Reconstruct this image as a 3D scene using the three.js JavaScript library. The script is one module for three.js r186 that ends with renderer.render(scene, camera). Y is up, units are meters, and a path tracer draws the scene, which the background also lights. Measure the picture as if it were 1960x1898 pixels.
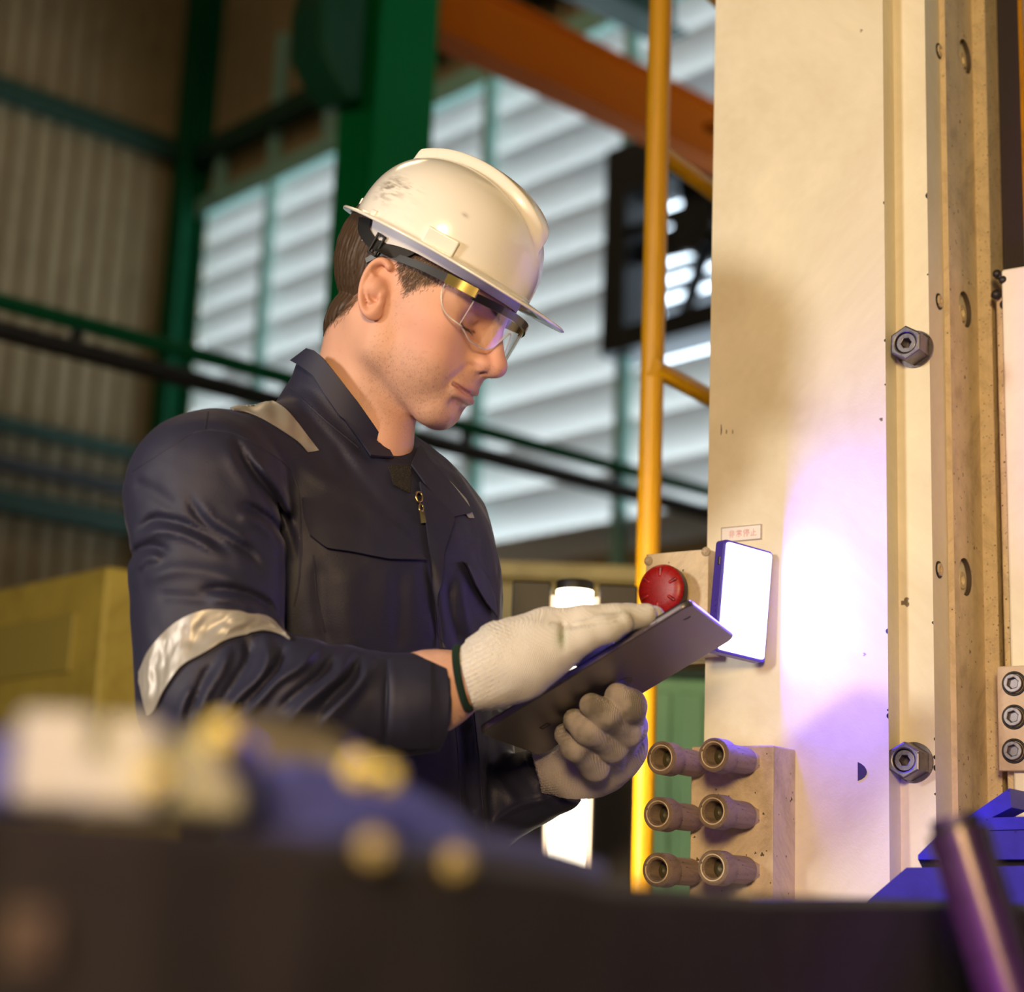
import * as THREE from 'three';
import { mergeGeometries, mergeVertices, toCreasedNormals } from 'three/addons/utils/BufferGeometryUtils.js';
import { RoundedBoxGeometry } from 'three/addons/geometries/RoundedBoxGeometry.js';
import { RectAreaLightUniformsLib } from 'three/addons/lights/RectAreaLightUniformsLib.js';
import { Brush, Evaluator, SUBTRACTION } from 'three-bvh-csg';

// ---------------------------------------------------------------- camera, sky, large lights, exposure
const IW = 1960, IH = 1898, FPX = 3300;
const scene = new THREE.Scene();
const renderer = new THREE.WebGLRenderer();
renderer.toneMapping = THREE.LinearToneMapping;
renderer.toneMappingExposure = 1.1;
renderer.shadowMap.enabled = true;
RectAreaLightUniformsLib.init();
const camera = new THREE.PerspectiveCamera(2 * Math.atan(IH / 2 / FPX) * 180 / Math.PI, IW / IH, 0.05, 200);
camera.rotation.order = 'YXZ';
const YAW = 48 * Math.PI / 180, MROT = 13 * Math.PI / 180;      // MROT: the machine stands turned 13 degrees to the hall
camera.position.set(0, 1.0, 0);
camera.rotation.set(13 * Math.PI / 180, YAW, 0.042);
camera.focus = 1.89;
camera.userData.fStop = 2.9;
camera.updateMatrixWorld(true);
scene.add(camera);
const CM = camera.matrixWorld.clone();
scene.background = new THREE.Color(0.70, 0.86, 1.0);
scene.backgroundIntensity = 4.6;

const V = (x, y, z) => new THREE.Vector3(x, y, z);
const camPt = (px, py, d) => V((px - IW / 2) / FPX * d, (IH / 2 - py) / FPX * d, -d);        // pixel + depth -> camera axes
const worldPt = (px, py, d) => camPt(px, py, d).applyMatrix4(CM);
function rayOf(px, py) { return worldPt(px, py, 1).sub(camera.position).normalize(); }
const YROT = (a) => new THREE.Matrix4().makeRotationY(a);
const MM = YROT(MROT), MI = YROT(-MROT);                          // machine axes <-> world
function hit(px, py, axis, value, machine = true) {               // where a pixel's ray meets the plane axis = value of the machine's (or the hall's) axes
  const o = camera.position.clone(), r = rayOf(px, py);
  if (machine) { o.applyMatrix4(MI); r.applyMatrix4(MI); }
  return o.addScaledVector(r, (value - o[axis]) / r[axis]);
}
function softLight(color, intensity, w, h, at, towards) {
  const l = new THREE.RectAreaLight(color, intensity, w, h);
  l.position.copy(at); l.lookAt(towards); scene.add(l); return l;
}
{
  // neutral lamp standing to the left of the camera, a warm one just beside and above it
  const k = new THREE.Vector3(-0.746, 0.225, 0.626).multiplyScalar(2.4).add(camPt(870, 520, 1.88)).applyMatrix4(CM);
  softLight(new THREE.Color(1.0, 0.92, 0.82), 96, 0.32, 0.32, k, worldPt(1150, 800, 1.95));
  const k2 = V(-0.18, 0.98, 1.20).applyMatrix4(CM);
  softLight(new THREE.Color(1.0, 0.69, 0.31), 110, 0.46, 0.46, k2, worldPt(1100, 900, 1.95));
  // a violet lamp low on the left of the camera
  softLight(new THREE.Color(0.42, 0.12, 1.0), 16, 0.12, 0.4, V(-0.62, 0.28, 0.12).applyMatrix4(CM), worldPt(1300, 1200, 1.8));
  for (const y of [-0.50, -0.62, -0.74, -0.86]) { // narrow unseen violet spots, added low in front to streak the steel handle
    const v = new THREE.SpotLight(new THREE.Color(0.60, 0.08, 1.0), 5.5, 0, 0.10, 0.7); v.position.copy(V(-0.10, y, -0.2).applyMatrix4(CM)); v.target.position.copy(worldPt(1905, 1790, 1.06)); v.shadow.radius = 2; v.castShadow = true; scene.add(v); scene.add(v.target);
  }
  // an unseen warm lamp, added high up to brighten the hall
  softLight(new THREE.Color(1.0, 0.72, 0.42), 6.5, 2.0, 2.0, V(-7.0, 9.0, -3.2), V(-7.5, 0, -4.2));
}

// ---------------------------------------------------------------- small helpers
let seed = 12345;
function rnd() { seed = (seed * 1664525 + 1013904223) >>> 0; return seed / 4294967296; }
const rr = (a, b) => a + (b - a) * rnd();
const clamp = (x, a, b) => x < a ? a : x > b ? b : x;
const sstep = (a, b, x) => { const t = clamp((x - a) / (b - a), 0, 1); return t * t * (3 - 2 * t); };
const mix = (a, b, t) => a + (b - a) * t;
function hash3(x, y, z) { let h = (x * 374761393 + y * 668265263 + z * 2147483647) | 0; h = Math.imul(h ^ (h >>> 13), 1274126177); h = Math.imul(h ^ (h >>> 16), 2246822519); return ((h ^ (h >>> 13)) >>> 0) / 4294967296; }
function noise3(x, y, z) {
  const xi = Math.floor(x), yi = Math.floor(y), zi = Math.floor(z); let u = x - xi, v = y - yi, w = z - zi;
  u = u * u * (3 - 2 * u); v = v * v * (3 - 2 * v); w = w * w * (3 - 2 * w);
  const h = (a, b, c) => hash3(xi + a, yi + b, zi + c);
  return mix(mix(mix(h(0, 0, 0), h(1, 0, 0), u), mix(h(0, 1, 0), h(1, 1, 0), u), v), mix(mix(h(0, 0, 1), h(1, 0, 1), u), mix(h(0, 1, 1), h(1, 1, 1), u), v), w) * 2 - 1;
}
const fbm = (x, y, z, n = 4) => { let s = 0, a = 0.5; for (let i = 0; i < n; i++) { s += a * noise3(x, y, z); x *= 2.03; y *= 2.03; z *= 2.03; a *= 0.5; } return s; };
const used = {};
function numbered(n) { const k = used[n] = (used[n] ?? -1) + 1; return k ? n + '_' + String(k).padStart(3, '0') : n; }
function tag(o, label, category, group) { o.userData.label = label; o.userData.category = category; if (group) o.userData.group = group; return o; }
function thing(name, label, category, base, rotY = 0, group) {
  const o = new THREE.Group(); o.name = numbered(name); scene.add(o);
  o.position.copy(base); o.rotation.y = rotY; o.updateMatrixWorld(true);
  return tag(o, label, category, group);
}
function structGroup(name) { const o = new THREE.Group(); o.name = name; o.userData.kind = 'structure'; scene.add(o); o.updateMatrixWorld(true); return o; }
function part(parent, name, geo, mat, label) {                    // geometry already in the parent's axes
  const m = new THREE.Mesh(geo, mat); m.name = numbered(name); m.castShadow = m.receiveShadow = true;
  if (label) m.userData.label = label;
  parent.add(m); return m;
}
function partW(parent, name, geo, mat, label) {                   // geometry in world axes
  parent.updateWorldMatrix(true, false);
  geo.applyMatrix4(parent.matrixWorld.clone().invert());
  return part(parent, name, geo, mat, label);
}
const partM = (parent, name, geo, mat, label) => partW(parent, name, geo.applyMatrix4(MM), mat, label);   // machine axes
const partC = (parent, name, geo, mat, label) => partW(parent, name, geo.applyMatrix4(CM), mat, label);   // camera axes
function box(x0, x1, y0, y1, z0, z1, r = 0) {
  const a = Math.abs(x1 - x0), b = Math.abs(y1 - y0), c = Math.abs(z1 - z0);
  const g = r ? new RoundedBoxGeometry(a, b, c, 2, Math.min(r, a / 2.1, b / 2.1, c / 2.1)) : new THREE.BoxGeometry(a, b, c);
  metreUV(g); return g.translate((x0 + x1) / 2, (y0 + y1) / 2, (z0 + z1) / 2);
}
function metreUV(g) {                                             // uv in metres from position and face direction
  const p = g.attributes.position, n = g.attributes.normal, uv = new Float32Array(p.count * 2);
  for (let i = 0; i < p.count; i++) {
    const ax = Math.abs(n.getX(i)), ay = Math.abs(n.getY(i)), az = Math.abs(n.getZ(i));
    if (ay > ax && ay > az) { uv[2 * i] = p.getX(i); uv[2 * i + 1] = p.getZ(i); }
    else if (ax > az) { uv[2 * i] = p.getZ(i); uv[2 * i + 1] = p.getY(i); } else { uv[2 * i] = p.getX(i); uv[2 * i + 1] = p.getY(i); }
  }
  g.setAttribute('uv', new THREE.BufferAttribute(uv, 2)); return g;
}
const merge = (list) => mergeGeometries(list.map((g) => { const h = g.index ? g.toNonIndexed() : g.clone(); for (const k of Object.keys(h.attributes)) if (!['position', 'normal', 'uv'].includes(k)) h.deleteAttribute(k); if (!h.attributes.uv) metreUV(h); h.morphAttributes = {}; return h; }));
function tube(pts, r, seg = 32, rad = 10, closed = false) { return new THREE.TubeGeometry(new THREE.CatmullRomCurve3(pts, closed, 'centripetal'), seg, r, rad, closed); }
function rod(a, b, r, rad = 20, r2 = r) {
  const d = b.clone().sub(a), g = new THREE.CylinderGeometry(r2, r, d.length(), rad);
  g.applyQuaternion(new THREE.Quaternion().setFromUnitVectors(V(0, 1, 0), d.clone().normalize()));
  return g.translate((a.x + b.x) / 2, (a.y + b.y) / 2, (a.z + b.z) / 2);
}
function lathe(profile, seg = 32) { return toCreasedNormals(new THREE.LatheGeometry(profile.map(([r, y]) => new THREE.Vector2(r, y)), seg).scale(1000, 1000, 1000), 0.6).scale(0.001, 0.001, 0.001); }
function aim(g, at, dir) { g.applyQuaternion(new THREE.Quaternion().setFromUnitVectors(V(0, 1, 0), dir.clone().normalize())); return g.translate(at.x, at.y, at.z); }
function prism(points, depth, bevel = 0) {                        // outline in x,y pushed along z, edges bevelled
  const s = new THREE.Shape(points.map(([x, y]) => new THREE.Vector2(x, y)));
  const g = new THREE.ExtrudeGeometry(s, { depth: depth - 2 * bevel, bevelEnabled: bevel > 0, bevelSize: bevel, bevelOffset: -bevel, bevelThickness: bevel, bevelSegments: 2, curveSegments: 12 });
  return metreUV(g.translate(0, 0, bevel));
}
// ---------------------------------------------------------------- textures and materials
function dataTex(n, fn, srgb = true, m = n) {
  const d = new Uint8Array(n * m * 4);
  for (let j = 0; j < m; j++) for (let i = 0; i < n; i++) { const c = fn(i / n, j / m, i, j), k = (j * n + i) * 4; d[k] = clamp(c[0] * 255, 0, 255); d[k + 1] = clamp(c[1] * 255, 0, 255); d[k + 2] = clamp(c[2] * 255, 0, 255); d[k + 3] = 255; }
  const t = new THREE.DataTexture(d, n, m); t.wrapS = t.wrapT = THREE.RepeatWrapping; t.magFilter = THREE.LinearFilter; t.minFilter = THREE.LinearMipmapLinearFilter; t.generateMipmaps = true;
  if (srgb) t.colorSpace = THREE.SRGBColorSpace; t.needsUpdate = true; return t;
}
const torus = (u, v, f, k = 0) => fbm(Math.cos(u * 6.2832) * f / 6.2832 + 9 + k, Math.sin(u * 6.2832) * f / 6.2832 + Math.cos(v * 6.2832) * f / 6.2832 + 5, Math.sin(v * 6.2832) * f / 6.2832 + 7, 5);
function worn(base, dirt, amount, o = {}) {                       // painted metal: mottling, vertical streaks, specks
  const n = o.n ?? 512, rep = o.rep ?? 1;
  const specks = []; for (let i = 0; i < (o.specks ?? 60); i++) specks.push([rnd(), rnd(), rr(0.0012, 0.004) * (rnd() < 0.12 ? 2 : 1), rnd()]);
  const t = dataTex(n, (u, v) => {
    const m = torus(u, v, 14), s = torus(u, v, 9, 3) * 0.6 + 0.5 * fbm(u * 40, 3, 7, 3) * Math.sin(u * 3.14159), f = torus(u, v, 90, 8);
    const k = clamp(amount * (0.6 * m + 0.5 * s + 0.25 * f) + (o.bias ?? 0), -0.25, 1);
    return [0, 1, 2].map((c) => k > 0 ? mix(base[c], dirt[c], k) : base[c] * (1 - k * 0.25));
  });
  const d = t.image.data;
  for (const [x, y, r, tone] of specks) { const R = Math.ceil(r * n); for (let j = -R; j <= R; j++) for (let i = -R; i <= R; i++) if (i * i + j * j <= R * R * (0.62 + 0.38 * Math.sin(Math.atan2(j, i) * 3 + tone * 6))) { const k = ((((y * n | 0) + j + n) % n) * n + (((x * n | 0) + i + n) % n)) * 4; for (let c = 0; c < 3; c++) d[k + c] = mix(d[k + c], dirt[c] * 255 * 0.55, 0.6 + 0.4 * tone); } }
  t.repeat.set(rep, rep); return t;
}
const bumpTex = dataTex(256, (u, v) => { const a = 0.5 + 0.6 * torus(u, v, 60, 2) + 0.3 * torus(u, v, 150, 4); return [a, a, a]; }, false);
const bump = (rep) => { const t = bumpTex.clone(); t.repeat.set(rep, rep); t.needsUpdate = true; return t; };
const std = (o) => new THREE.MeshStandardMaterial({ roughness: 0.6, ...o });
const phy = (o) => new THREE.MeshPhysicalMaterial({ roughness: 0.5, ...o });
const lin = (r, g, b) => new THREE.Color().setRGB(r, g, b);
const M = {
  cream: std({ map: worn([0.925, 0.895, 0.80], [0.72, 0.62, 0.44], 0.30, { rep: 1.3, n: 640, specks: 6 }), roughness: 0.48, bumpMap: bump(7), bumpScale: 0.0001 }),
  creamDirty: std({ map: worn([0.86, 0.79, 0.66], [0.42, 0.34, 0.24], 0.55, { rep: 3, n: 640, specks: 160, bias: 0.03 }), roughness: 0.55, bumpMap: bump(10), bumpScale: 0.0004 }),
  creamPit: std({ map: worn([0.85, 0.78, 0.62], [0.20, 0.16, 0.11], 0.35, { rep: 5, specks: 420 }), roughness: 0.6, bumpMap: bump(12), bumpScale: 0.001 }),
  darkSteel: std({ color: lin(0.045, 0.04, 0.04), metalness: 0.6, roughness: 0.42 }),
  steel: std({ map: worn([0.46, 0.44, 0.45], [0.15, 0.12, 0.11], 1.0, { rep: 8, specks: 200 }), metalness: 0.85, roughness: 0.42 }),
  brass: std({ color: lin(0.55, 0.40, 0.16), metalness: 1, roughness: 0.3 }),
  black: std({ color: lin(0.012, 0.012, 0.013), roughness: 0.5 }),
  yellow: std({ map: worn([0.74, 0.54, 0.02], [0.26, 0.16, 0.02], 0.55, { rep: 3, specks: 60, bias: -0.02 }), roughness: 0.42 }),
  red: std({ map: worn([0.66, 0.075, 0.07], [0.20, 0.03, 0.045], 1.8, { rep: 16, specks: 60, bias: 0.12 }), roughness: 0.4 }),
  green: phy({ color: lin(0.002, 0.20, 0.055), roughness: 0.6, specularIntensity: 0.25 }),
  greenRail: phy({ color: lin(0.002, 0.085, 0.034), roughness: 0.6, specularIntensity: 0.3 }),
  greenDark: std({ color: lin(0.002, 0.030, 0.016), roughness: 0.6 }),
  greenPale: std({ color: lin(0.22, 0.42, 0.36), roughness: 0.6 }),
  orange: phy({ color: lin(0.52, 0.115, 0.001), roughness: 0.7, specularIntensity: 0.15 }),
  sheet: std({ map: worn([0.52, 0.455, 0.33], [0.34, 0.28, 0.19], 0.5, { rep: 0.5, specks: 10 }), roughness: 0.6 }),
};
// ---------------------------------------------------------------- the hall
const DZ = -6.9, CORNER = hit(352, 620, 'z', DZ, false), LX = CORNER.x, RX = 7, FZ = 6, HT = 9.5;
const onBack = (px, py) => hit(px, py, 'z', DZ, false), onX = (px, py, x) => hit(px, py, 'x', x, false);
{
  const fl = part(scene, 'floor', box(LX - 0.3, RX + 0.3, -0.2, 0, DZ - 0.3, FZ + 0.3), std({ map: worn([0.42, 0.41, 0.39], [0.2, 0.19, 0.18], 0.8, { rep: 0.5 }), roughness: 0.5 })); fl.userData.kind = 'structure';
  const ce = part(scene, 'ceiling', box(LX - 0.3, RX + 0.3, HT, HT + 0.2, DZ - 0.3, FZ + 0.3), M.sheet); ce.userData.kind = 'structure';
  const wr = part(scene, 'wall_right', box(RX, RX + 0.2, 0, HT, DZ - 0.2, FZ), M.sheet); wr.userData.kind = 'structure';
  const wf = part(scene, 'wall_front', box(LX, RX, 0, HT, FZ, FZ + 0.2), M.sheet); wf.userData.kind = 'structure';
}
// profiled sheets: a trapezoid rib every 0.18 m, one sheet of five ribs at a time
function ribSheet(h) {
  const w = 0.9, s = [], n = 5, p = w / n;
  for (let i = 0; i < n; i++) { const x = i * p; s.push([x, 0], [x + p * 0.62, 0], [x + p * 0.70, 0.035], [x + p * 0.92, 0.035]); }
  s.push([w, 0]);
  const pts = [...s, ...s.slice().reverse().map(([x, y]) => [x, y - 0.012])];
  const g = new THREE.ExtrudeGeometry(new THREE.Shape(pts.map(([x, y]) => new THREE.Vector2(x, y))), { depth: h, bevelEnabled: false });
  g.rotateX(-Math.PI / 2); return metreUV(g);                      // ribs stand along y, the raised side towards -z
}
{
  const w = structGroup('wall_left');
  part(w, 'wall_backing', box(LX - 0.25, LX - 0.06, 0, HT, DZ - 0.2, FZ), M.sheet);
  const g = ribSheet(HT).rotateY(-Math.PI / 2);
  for (let z = DZ; z < 1.5; z += 0.9) { const m = part(w, 'wall_panel', g, M.sheet); m.position.set(LX - 0.03, 0, z); }
  const gy = (py, px) => onX(px, py, LX).y;
  for (const [px, py, hh, mat] of [[175, 240, 0.16, M.greenDark], [120, 842, 0.11, M.greenDark], [120, 915, 0.10, M.black], [120, 985, 0.17, M.greenDark]]) {
    const y = gy(py, px); part(w, 'wall_girt', box(LX, LX + 0.13, y - hh / 2, y + hh / 2, DZ, 2, 0.01), mat);
  }
  const py = structGroup('trim_1');
  part(py, 'corner_post', merge([box(LX + 0.01, LX + 0.25, 0, HT, DZ + 0.22, DZ + 0.24), box(LX + 0.01, LX + 0.25, 0, HT, DZ + 0.02, DZ + 0.04), box(LX + 0.12, LX + 0.14, 0, HT, DZ + 0.04, DZ + 0.22)]), M.greenRail);
}
const slatTop = onBack(520, 345).y, slatBottom = onBack(1000, 1085).y, girtY = onBack(520, 247).y;
const FAN = { x0: onBack(1212, 480).x, y0: onBack(1200, 662).y, y1: onBack(1200, 330).y }; FAN.x1 = FAN.x0 + (FAN.y1 - FAN.y0); FAN.yc = (FAN.y0 + FAN.y1) / 2; FAN.xc = (FAN.x0 + FAN.x1) / 2;
{
  const w = structGroup('wall_back');
  part(w, 'wall_base', box(LX, RX, 0, slatBottom, DZ - 0.2, DZ), M.sheet);
  const top = HT - slatTop, g = ribSheet(top).rotateY(Math.PI);
  for (let x = LX + 0.9; x < RX + 0.9; x += 0.9) { const m = part(w, 'wall_panel', g, M.sheet); m.position.set(x, slatTop, DZ - 0.02); }
  part(w, 'wall_backing', box(LX, RX, slatTop, HT, DZ - 0.2, DZ - 0.06), M.sheet);
  part(w, 'louvre_head', box(LX, RX, slatTop - 0.06, slatTop + 0.1, DZ - 0.02, DZ + 0.06), M.greenPale);
  part(w, 'wall_girt', box(LX, RX, girtY - 0.08, girtY + 0.08, DZ + 0.02, DZ + 0.16), M.greenDark);
  for (const px of [437, 640]) { const x = onBack(px, 300).x; part(w, 'short_post', box(x - 0.04, x + 0.04, slatTop, girtY, DZ + 0.02, DZ + 0.09), M.greenPale); }
  for (const [px, py] of [[517, 500], [945, 240], [1196, 900]]) { const x = onBack(px, py).x; part(w, 'louvre_post', box(x - 0.035, x + 0.035, 0, slatTop + (px < 600 ? 1.2 : 0), DZ + 0.0, DZ + 0.07), M.greenPale); }
  // white translucent slats, outer edge low
  const slatMat = phy({ color: lin(0.76, 0.74, 0.70), roughness: 0.75, transmission: 0.10, thickness: 0 });
  const slat = (x0, x1) => { const L = x1 - x0; return metreUV(new THREE.ExtrudeGeometry(new THREE.Shape([[0, 0], [0.02, -0.012], [-0.24, -0.27], [-0.255, -0.24]].map(([a, b]) => new THREE.Vector2(a, b))), { depth: L, bevelEnabled: false }).rotateY(-Math.PI / 2).scale(1, 1, -1)); };
  const full = new Map();
  const put = (x0, x1, y) => { const key = x0 + '|' + x1; if (!full.has(key)) { const s = new THREE.Shape(); s.moveTo(0, 0); s.lineTo(0.03, -0.02); s.lineTo(-0.22, -0.265); s.lineTo(-0.235, -0.24); s.closePath(); const e = new THREE.ExtrudeGeometry(s, { depth: x1 - x0, bevelEnabled: false }); e.rotateY(Math.PI / 2); /* shape x -> -z, depth -> x */ e.scale(1, 1, -1); const ix = e.index; const p = e.attributes.position; for (let i = 0; i < p.count; i += 3) for (const a of ['position', 'normal', 'uv']) { const t = e.attributes[a], n = t.itemSize; for (let c = 0; c < n; c++) { const q = t.array[(i + 1) * n + c]; t.array[(i + 1) * n + c] = t.array[(i + 2) * n + c]; t.array[(i + 2) * n + c] = q; } } e.computeVertexNormals(); full.set(key, metreUV(e)); }
    const m = part(w, 'louvre_slat', full.get(key), slatMat); m.position.set(x0, y, DZ - 0.03); };
  for (let y = slatTop; y > slatBottom - 0.05; y -= 0.29) {
    if (y - 0.27 < FAN.y1 && y > FAN.y0) { put(LX, FAN.x0 - 0.02, y); put(FAN.x1 + 0.02, RX, y); } else put(LX, RX, y);
  }
}
{ // wall fan in the louvres
  const S = FAN.x1 - FAN.x0, c = V(FAN.xc, FAN.yc, DZ);
  const f = thing('exhaust_fan', 'dark square wall exhaust fan set into the white louvres behind the yellow ladder', 'fan', V(FAN.xc, FAN.y0, DZ));
  const t = 0.09;
  part(f, 'fan_frame', merge([box(-S / 2 - t, -S / 2 + t, -t, S + t, -0.12, 0.16), box(S / 2 - t, S / 2 + t, -t, S + t, -0.12, 0.16), box(-S / 2 + t, S / 2 - t, -t, 0.05, -0.12, 0.16), box(-S / 2 + t, S / 2 - t, S - 0.22, S + t, -0.12, 0.16)]), M.black);
  const blade = (a) => { const g = new THREE.BoxGeometry(0.24, S * 0.36, 0.02); g.rotateY(0.5); g.translate(0, S * 0.25, 0); g.rotateZ(a); return metreUV(g); };
  for (let i = 0; i < 5; i++) part(f, 'fan_blade', blade(i * 1.2566 + 0.25).translate(0, S / 2, -0.05), M.black);
  part(f, 'fan_hub', new THREE.CylinderGeometry(0.16, 0.16, 0.2, 24).rotateX(Math.PI / 2).translate(0, S / 2 + 0.02, 0.0), M.black);
  part(f, 'motor_bracket', merge([box(-S / 2, S / 2, S * 0.58, S * 0.58 + 0.06, 0.05, 0.09), box(-S / 2, S / 2, S * 0.82, S * 0.82 + 0.05, 0.05, 0.09)]), M.black);
  for (let i = 0; i < 8; i++) part(f, 'shutter_slat', box(-S / 2 + t, S / 2 - t, 0, 0.028, -0.2, -0.1).translate(0, 0.1 + i * S * 0.105, 0), std({ color: lin(0.10, 0.10, 0.11) }));
}
// ---------------------------------------------------------------- crane way, column, rails
const COLX = -4.75;
{
  const z0 = onX(825, 300, COLX).z, z1 = z0 + 0.27, xb = COLX - 0.24;
  const c = thing('steel_column', 'green steel column behind the white helmet, carrying the orange beam', 'column', V(COLX - 0.12, 0, (z0 + z1) / 2));
  partW(c, 'flange', box(COLX - 0.018, COLX, 0, 7.6, z0, z1), M.green); partW(c, 'flange', box(xb, xb + 0.018, 0, 7.6, z0, z1), M.green);
  partW(c, 'web', box(xb + 0.018, COLX - 0.018, 0, 7.6, (z0 + z1) / 2 - 0.008, (z0 + z1) / 2 + 0.008), M.green);
  const zb = onX(668, 100, COLX - 0.12).z, y0 = onX(640, 185, COLX - 0.12).y, y1 = y0 + 0.36, br = prism([[0, -0.02], [0, 0.42], [0.19, 0.40], [0.21, 0.30], [0.20, 0.12], [0.12, 0.02], [0.05, -0.03]], 0.2, 0.02);
  partW(c, 'corbel', br.rotateY(-Math.PI / 2).translate(COLX - 0.02, y0, zb), std({ color: lin(0.002, 0.075, 0.032), roughness: 0.6 }));
  const bx = COLX - 0.29, ya = onX(1100, 186, bx).y, yb = onX(1100, 66, bx).y;
  const b = thing('crane_beam', 'long orange crane beam running behind the green column towards the yellow ladder', 'beam', V(bx - 0.06, ya, -2));
  partW(b, 'web', box(bx - 0.02, bx, ya + 0.018, yb - 0.018, DZ + 0.25, 3), M.orange);
  partW(b, 'flange', box(bx - 0.11, bx + 0.03, ya, ya + 0.018, DZ + 0.25, 3), M.orange); partW(b, 'flange', box(bx - 0.11, bx + 0.03, yb - 0.018, yb, DZ + 0.25, 3), M.orange);
  const rail = thing('roof_beam', 'dark green roof beam above the orange crane beam', 'beam', V(-6.4, onX(1300, 75, -6.3).y, -2));
  const ry = onX(1300, 75, -6.3).y; partW(rail, 'web', box(-6.32, -6.3, ry, ry + 0.3, DZ + 0.1, 2), M.greenDark); partW(rail, 'flange', box(-6.42, -6.2, ry - 0.02, ry, DZ + 0.1, 2), M.greenDark);
}
{
  const x = -5.3, a = onX(0, 586, x), b = onX(1350, 938, x), y = (a.y + b.y) / 2;
  const r = thing('guard_rail', 'green pipe rail with a black conduit below it, crossing in front of the louvres', 'railing', V(x, y, -3));
  partW(r, 'top_pipe', rod(V(x, a.y, 0.5), V(x, b.y, DZ + 0.2), 0.03), M.greenRail);
  partW(r, 'conduit', rod(V(x + 0.03, a.y - 0.105, 0.5), V(x + 0.03, b.y - 0.115, DZ + 0.2), 0.036), M.black);
  for (let z = 0; z > -6.4; z -= 0.9) partW(r, 'hanger', box(x - 0.012, x + 0.012, a.y - 0.1, a.y, z - 0.02, z + 0.02), M.black);
  for (const z of [-6.2, 0.3]) partW(r, 'rail_post', rod(V(x - 0.05, 0, z), V(x - 0.05, a.y - 0.0, z), 0.03), M.greenRail);
}
{ // bits of hall seen past the right edge of the machine
  for (const [py, hgt, lab] of [[255, 0.34, 'orange girder high at the upper right edge, the upper of two'], [505, 0.3, 'orange girder right of the machine, the lower of two']]) {
    const x = -3.4, y = onX(1950, py, x).y;
    const g = thing('girder', lab, 'girder', V(x, y, -5.5), 0, 'orange girders at the right edge');
    partW(g, 'web', box(x - 0.02, x, y, y + hgt, -6.7, -3.9), M.orange); partW(g, 'flange', box(x - 0.08, x + 0.05, y - 0.02, y, -6.7, -3.9), M.orange);
  }
}
// ---------------------------------------------------------------- other machines behind the man
{
  const d = 4.0, c = worldPt(207, 1082, d), y = c.y;
  const ol = std({ map: worn([0.74, 0.66, 0.30], [0.44, 0.36, 0.12], 0.6, { rep: 1 }), roughness: 0.55 });
  const m = thing('machine_cabinet', 'olive yellow machine cabinet behind the man at the left', 'cabinet', V(c.x - 0.7, 0, c.z - 0.12));
  partW(m, 'cabinet_body', box(c.x - 1.4, c.x, 0.05, y, c.z - 0.26, c.z, 0.012), ol);
  partW(m, 'cabinet_lid', box(c.x - 1.42, c.x - 0.12, y - 0.24, y - 0.10, c.z, c.z + 0.012, 0.004), std({ color: lin(0.40, 0.32, 0.07) }));
  partW(m, 'plinth', box(c.x - 1.38, c.x - 0.02, 0, 0.05, c.z - 0.24, c.z - 0.02), M.black);
  const g = thing('radiator_grille', 'dark mesh grille beside the olive yellow cabinet, half hidden by the sleeve', 'grille', V(c.x + 0.16, 0, c.z - 0.5));
  const gx0 = c.x + 0.0, gz = c.z - 0.42, gy1 = worldPt(245, 1155, 4.2).y;
  partW(g, 'grille_frame', box(gx0, gx0 + 0.3, 0, gy1, gz - 0.1, gz, 0.01), M.black);
  const bars = []; for (let i = 1; i < 9; i++) bars.push(rod(V(gx0 + i * 0.033, 0.3, gz + 0.006), V(gx0 + i * 0.033, gy1 - 0.02, gz + 0.006), 0.004, 6)); for (let k = 0.3; k < gy1 - 0.02; k += 0.033) bars.push(rod(V(gx0 + 0.02, k, gz + 0.006), V(gx0 + 0.28, k, gz + 0.006), 0.004, 6));
  const wm = partW(g, 'wire_mesh', merge(bars), std({ color: lin(0.16, 0.14, 0.08), roughness: 0.5 })); wm.userData.kind = 'stuff';
}
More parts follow.
